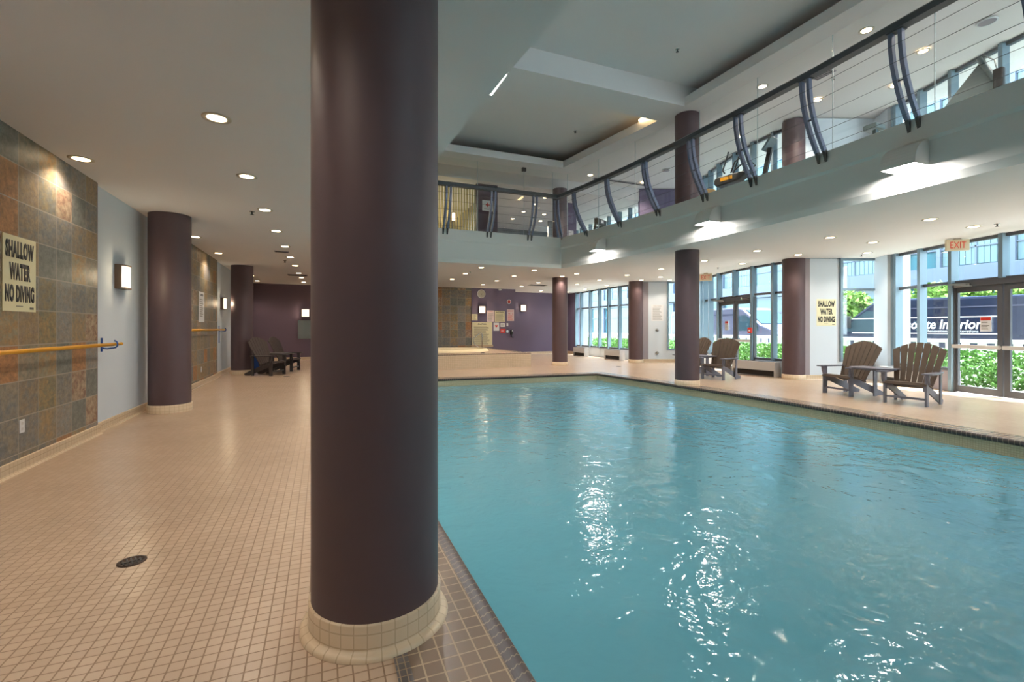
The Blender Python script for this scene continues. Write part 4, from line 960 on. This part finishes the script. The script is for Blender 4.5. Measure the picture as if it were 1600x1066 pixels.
# breeze-block wall
t = thing('block_wall','low white openwork block wall along the street outside the windows','wall',(15.0,0,0))
o = MB(); o.box(-.09,-12,0,.09,38,.58); o.box(-.1,-12,.93,.1,38,1.02)
y = -12
while y < 38:
    o.box(-.09,y,.58,.09,y+.10,.93); o.box(-.05,y+.10,.73,.05,y+.32,.78); y += .32
o.build('blocks', M['block'], t)
def van(x, y0, y1, nose, paint, label, lettering=False):
    # the body runs along Y from y0 to y1; nose 1 = towards +Y, -1 = towards -Y
    t = thing('cargo_van', label, 'van', (x,(y0+y1)/2,-.06), 0 if nose > 0 else PI)
    L = (y1-y0)/2; w = 1.0
    prof = [(-L,.45),(-L,2.0),(-L+.12,2.2),(L-2.1,2.26),(L-1.75,2.16),(L-.9,1.5),(L-.2,1.24),(L-.03,1.05),(L,.5),(L-.1,.35),(-L+.1,.35)]
    o = MB(); o.prism(prof, -w, w, 'x'); o.build('body', paint, t, bevel=.07)
    for s in (-1, 1):
        o = MB(); x0, x1 = sorted((s*(w+.001), s*(w+.012)))
        o.prism([(L-1.95,1.25),(L-1.95,1.88),(L-1.62,1.92),(L-1.02,1.46),(L-.98,1.25)], x0, x1, 'x'); o.build('side_window', M['vglass'], t)
        o = MB(); x0, x1 = sorted((s*(w+.02), s*(w+.2))); o.box(x0,L-1.15,1.35,x1,L-1.02,1.75); o.build('mirror', M['rubber'], t, bevel=.02)
        o = MB(); x0, x1 = sorted((s*(w+.001), s*(w+.02))); o.box(x0,-L+.3,.98,x1,L-2.2,1.02); o.box(x0,-L+.1,1.93,x1,L-2.2,1.96); o.build('trim_strip', M['van2'] if paint == M['van'] else M['van'], t)
    o = MB(); o.bar((0,L-1.68,2.13),(0,L-.95,1.55),1.75,.03,(0,0,1)); o.build('windscreen', M['vglass'], t)
    for sy in (L-1.0,-L+1.1):
        for s in (-1,1):
            o = MB(); x0, x1 = sorted((s*(w-.2), s*(w+.01))); n = 20; o.prism([(sy+.36*math.cos(2*PI*k/n),.36+.36*math.sin(2*PI*k/n)) for k in range(n)], x0, x1, 'x'); o.build('wheel', M['rubber'], t)
    for s in (-.7,.7): o = MB(); o.box(s-.18,L-.12,.85,s+.18,L+.012,1.1); o.build('headlight', M['paper'], t, bevel=.03)
    return t
vn = van(17.3, 4.9, 11.3, 1, M['van'], 'dark navy cargo van with white lettering outside the near exit doors')
e = bpy.data.objects.new('logo', None); C.objects.link(e); e.parent = vn; e.location = (-1.012, -.27, 1.47); e.rotation_euler = (0,0,-PI/2)
text('Absolute Interiors', 2.2, .27, M['wletter'], e, 0, 0, -.004, bold=.022, font_shear=.2)
text('Renovations   Restorations', 1.15, .06, M['wletter'], e, .35, -.19, -.004)
o = MB()
for z in (.2, -.26): o.box(-2.3,-.006,z-.015,1.35,-.003,z+.015)
o.build('stripe', M['wletter'], e)
van(17.3, -2.6, 4.2, 1, M['van2'], 'greyish van with a white door sticker at the right edge of picture')
van(17.6, 13.0, 19.2, -1, M['van2'], 'grey navy van facing right, seen through the far exit doors')
def tree(x, y, h, rx, rz, n, mat, label):
    t = thing('tree', label, 'tree', (x,y,-.05), group='street trees across the road')
    o = MB(); o.tube([(0,0,0),(.1,.05,h*.4),(.0,.1,h*.8)],[.12,.09,.04],8); o.build('trunk', M['bark'], t)
    o = leaves(0,0,h*.72,rx,rx,rz,n,.13); o.build('foliage', mat, t, fix=False)
tree(20.6, 13.2, 2.8, 1.1, .95, 3200, M['leaf2'], 'light green tree beyond the nose of navy van')
for k, (y, lb) in enumerate(((9.9,'nearest the white wall window'),(7.4,'behind the lettered van'),(4.9,'above the exit door glass'),(2.4,'at the right edge'))):
    tree(21.4, y, 3.15, 1.2, .75, 2600, M['leaf2'], 'green tree crown showing above the vans, '+lb)
# rough concrete pier outside
o = MB(); o.box(13.35,7.15,-.05,13.75,7.55,7); struct(o.build('trim_pier', plain('rough concrete', lin(170,166,162), .9, noise=.2, nscale=30)))
# building opposite
t = thing('office_building','pale blue office building with teal windows across the street','building',(25,0,-.1))
o = MB(); o.box(.6,-30,0,12,70,14); o.build('core', M['tealD'], t)
for k, z in enumerate((3.3,6.6,9.9,13.2)):
    o = MB(); o.box(0,-30,z,.62,70,z+.75); o.build('spandrel', M['facade'], t)
y = -12; k = 0
o = MB(); fr = MB(); bl = MB()
while y < 52:
    for z in (0.0, 4.05, 7.35, 10.65):
        hh = 3.3 if z == 0 else 2.55
        o.box(.28,y+.08,z,.32,y+2.32,z+hh)
        fr.box(.1,y-.06,z,.4,y+.08,z+hh)
        if z > 0: fr.box(.2,y+1.15,z,.34,y+1.21,z+hh); fr.box(.2,y,z+.75,.34,y+2.4,z+.81)
        else: fr.box(.2,y,z+2.3,.34,y+2.4,z+2.4)
        if z > 0 and (k % 3) != 1:
            for q in range(11): bl.box(.24,y+.13+q*.2,z+.05,.27,y+.31+q*.2,z+hh-.05)
    y += 2.4; k += 1
q = o.build('glazing', M['teal'], t); q = fr.build('window_frame', M['facade'], t); q = bl.build('blind', M['blind'], t)
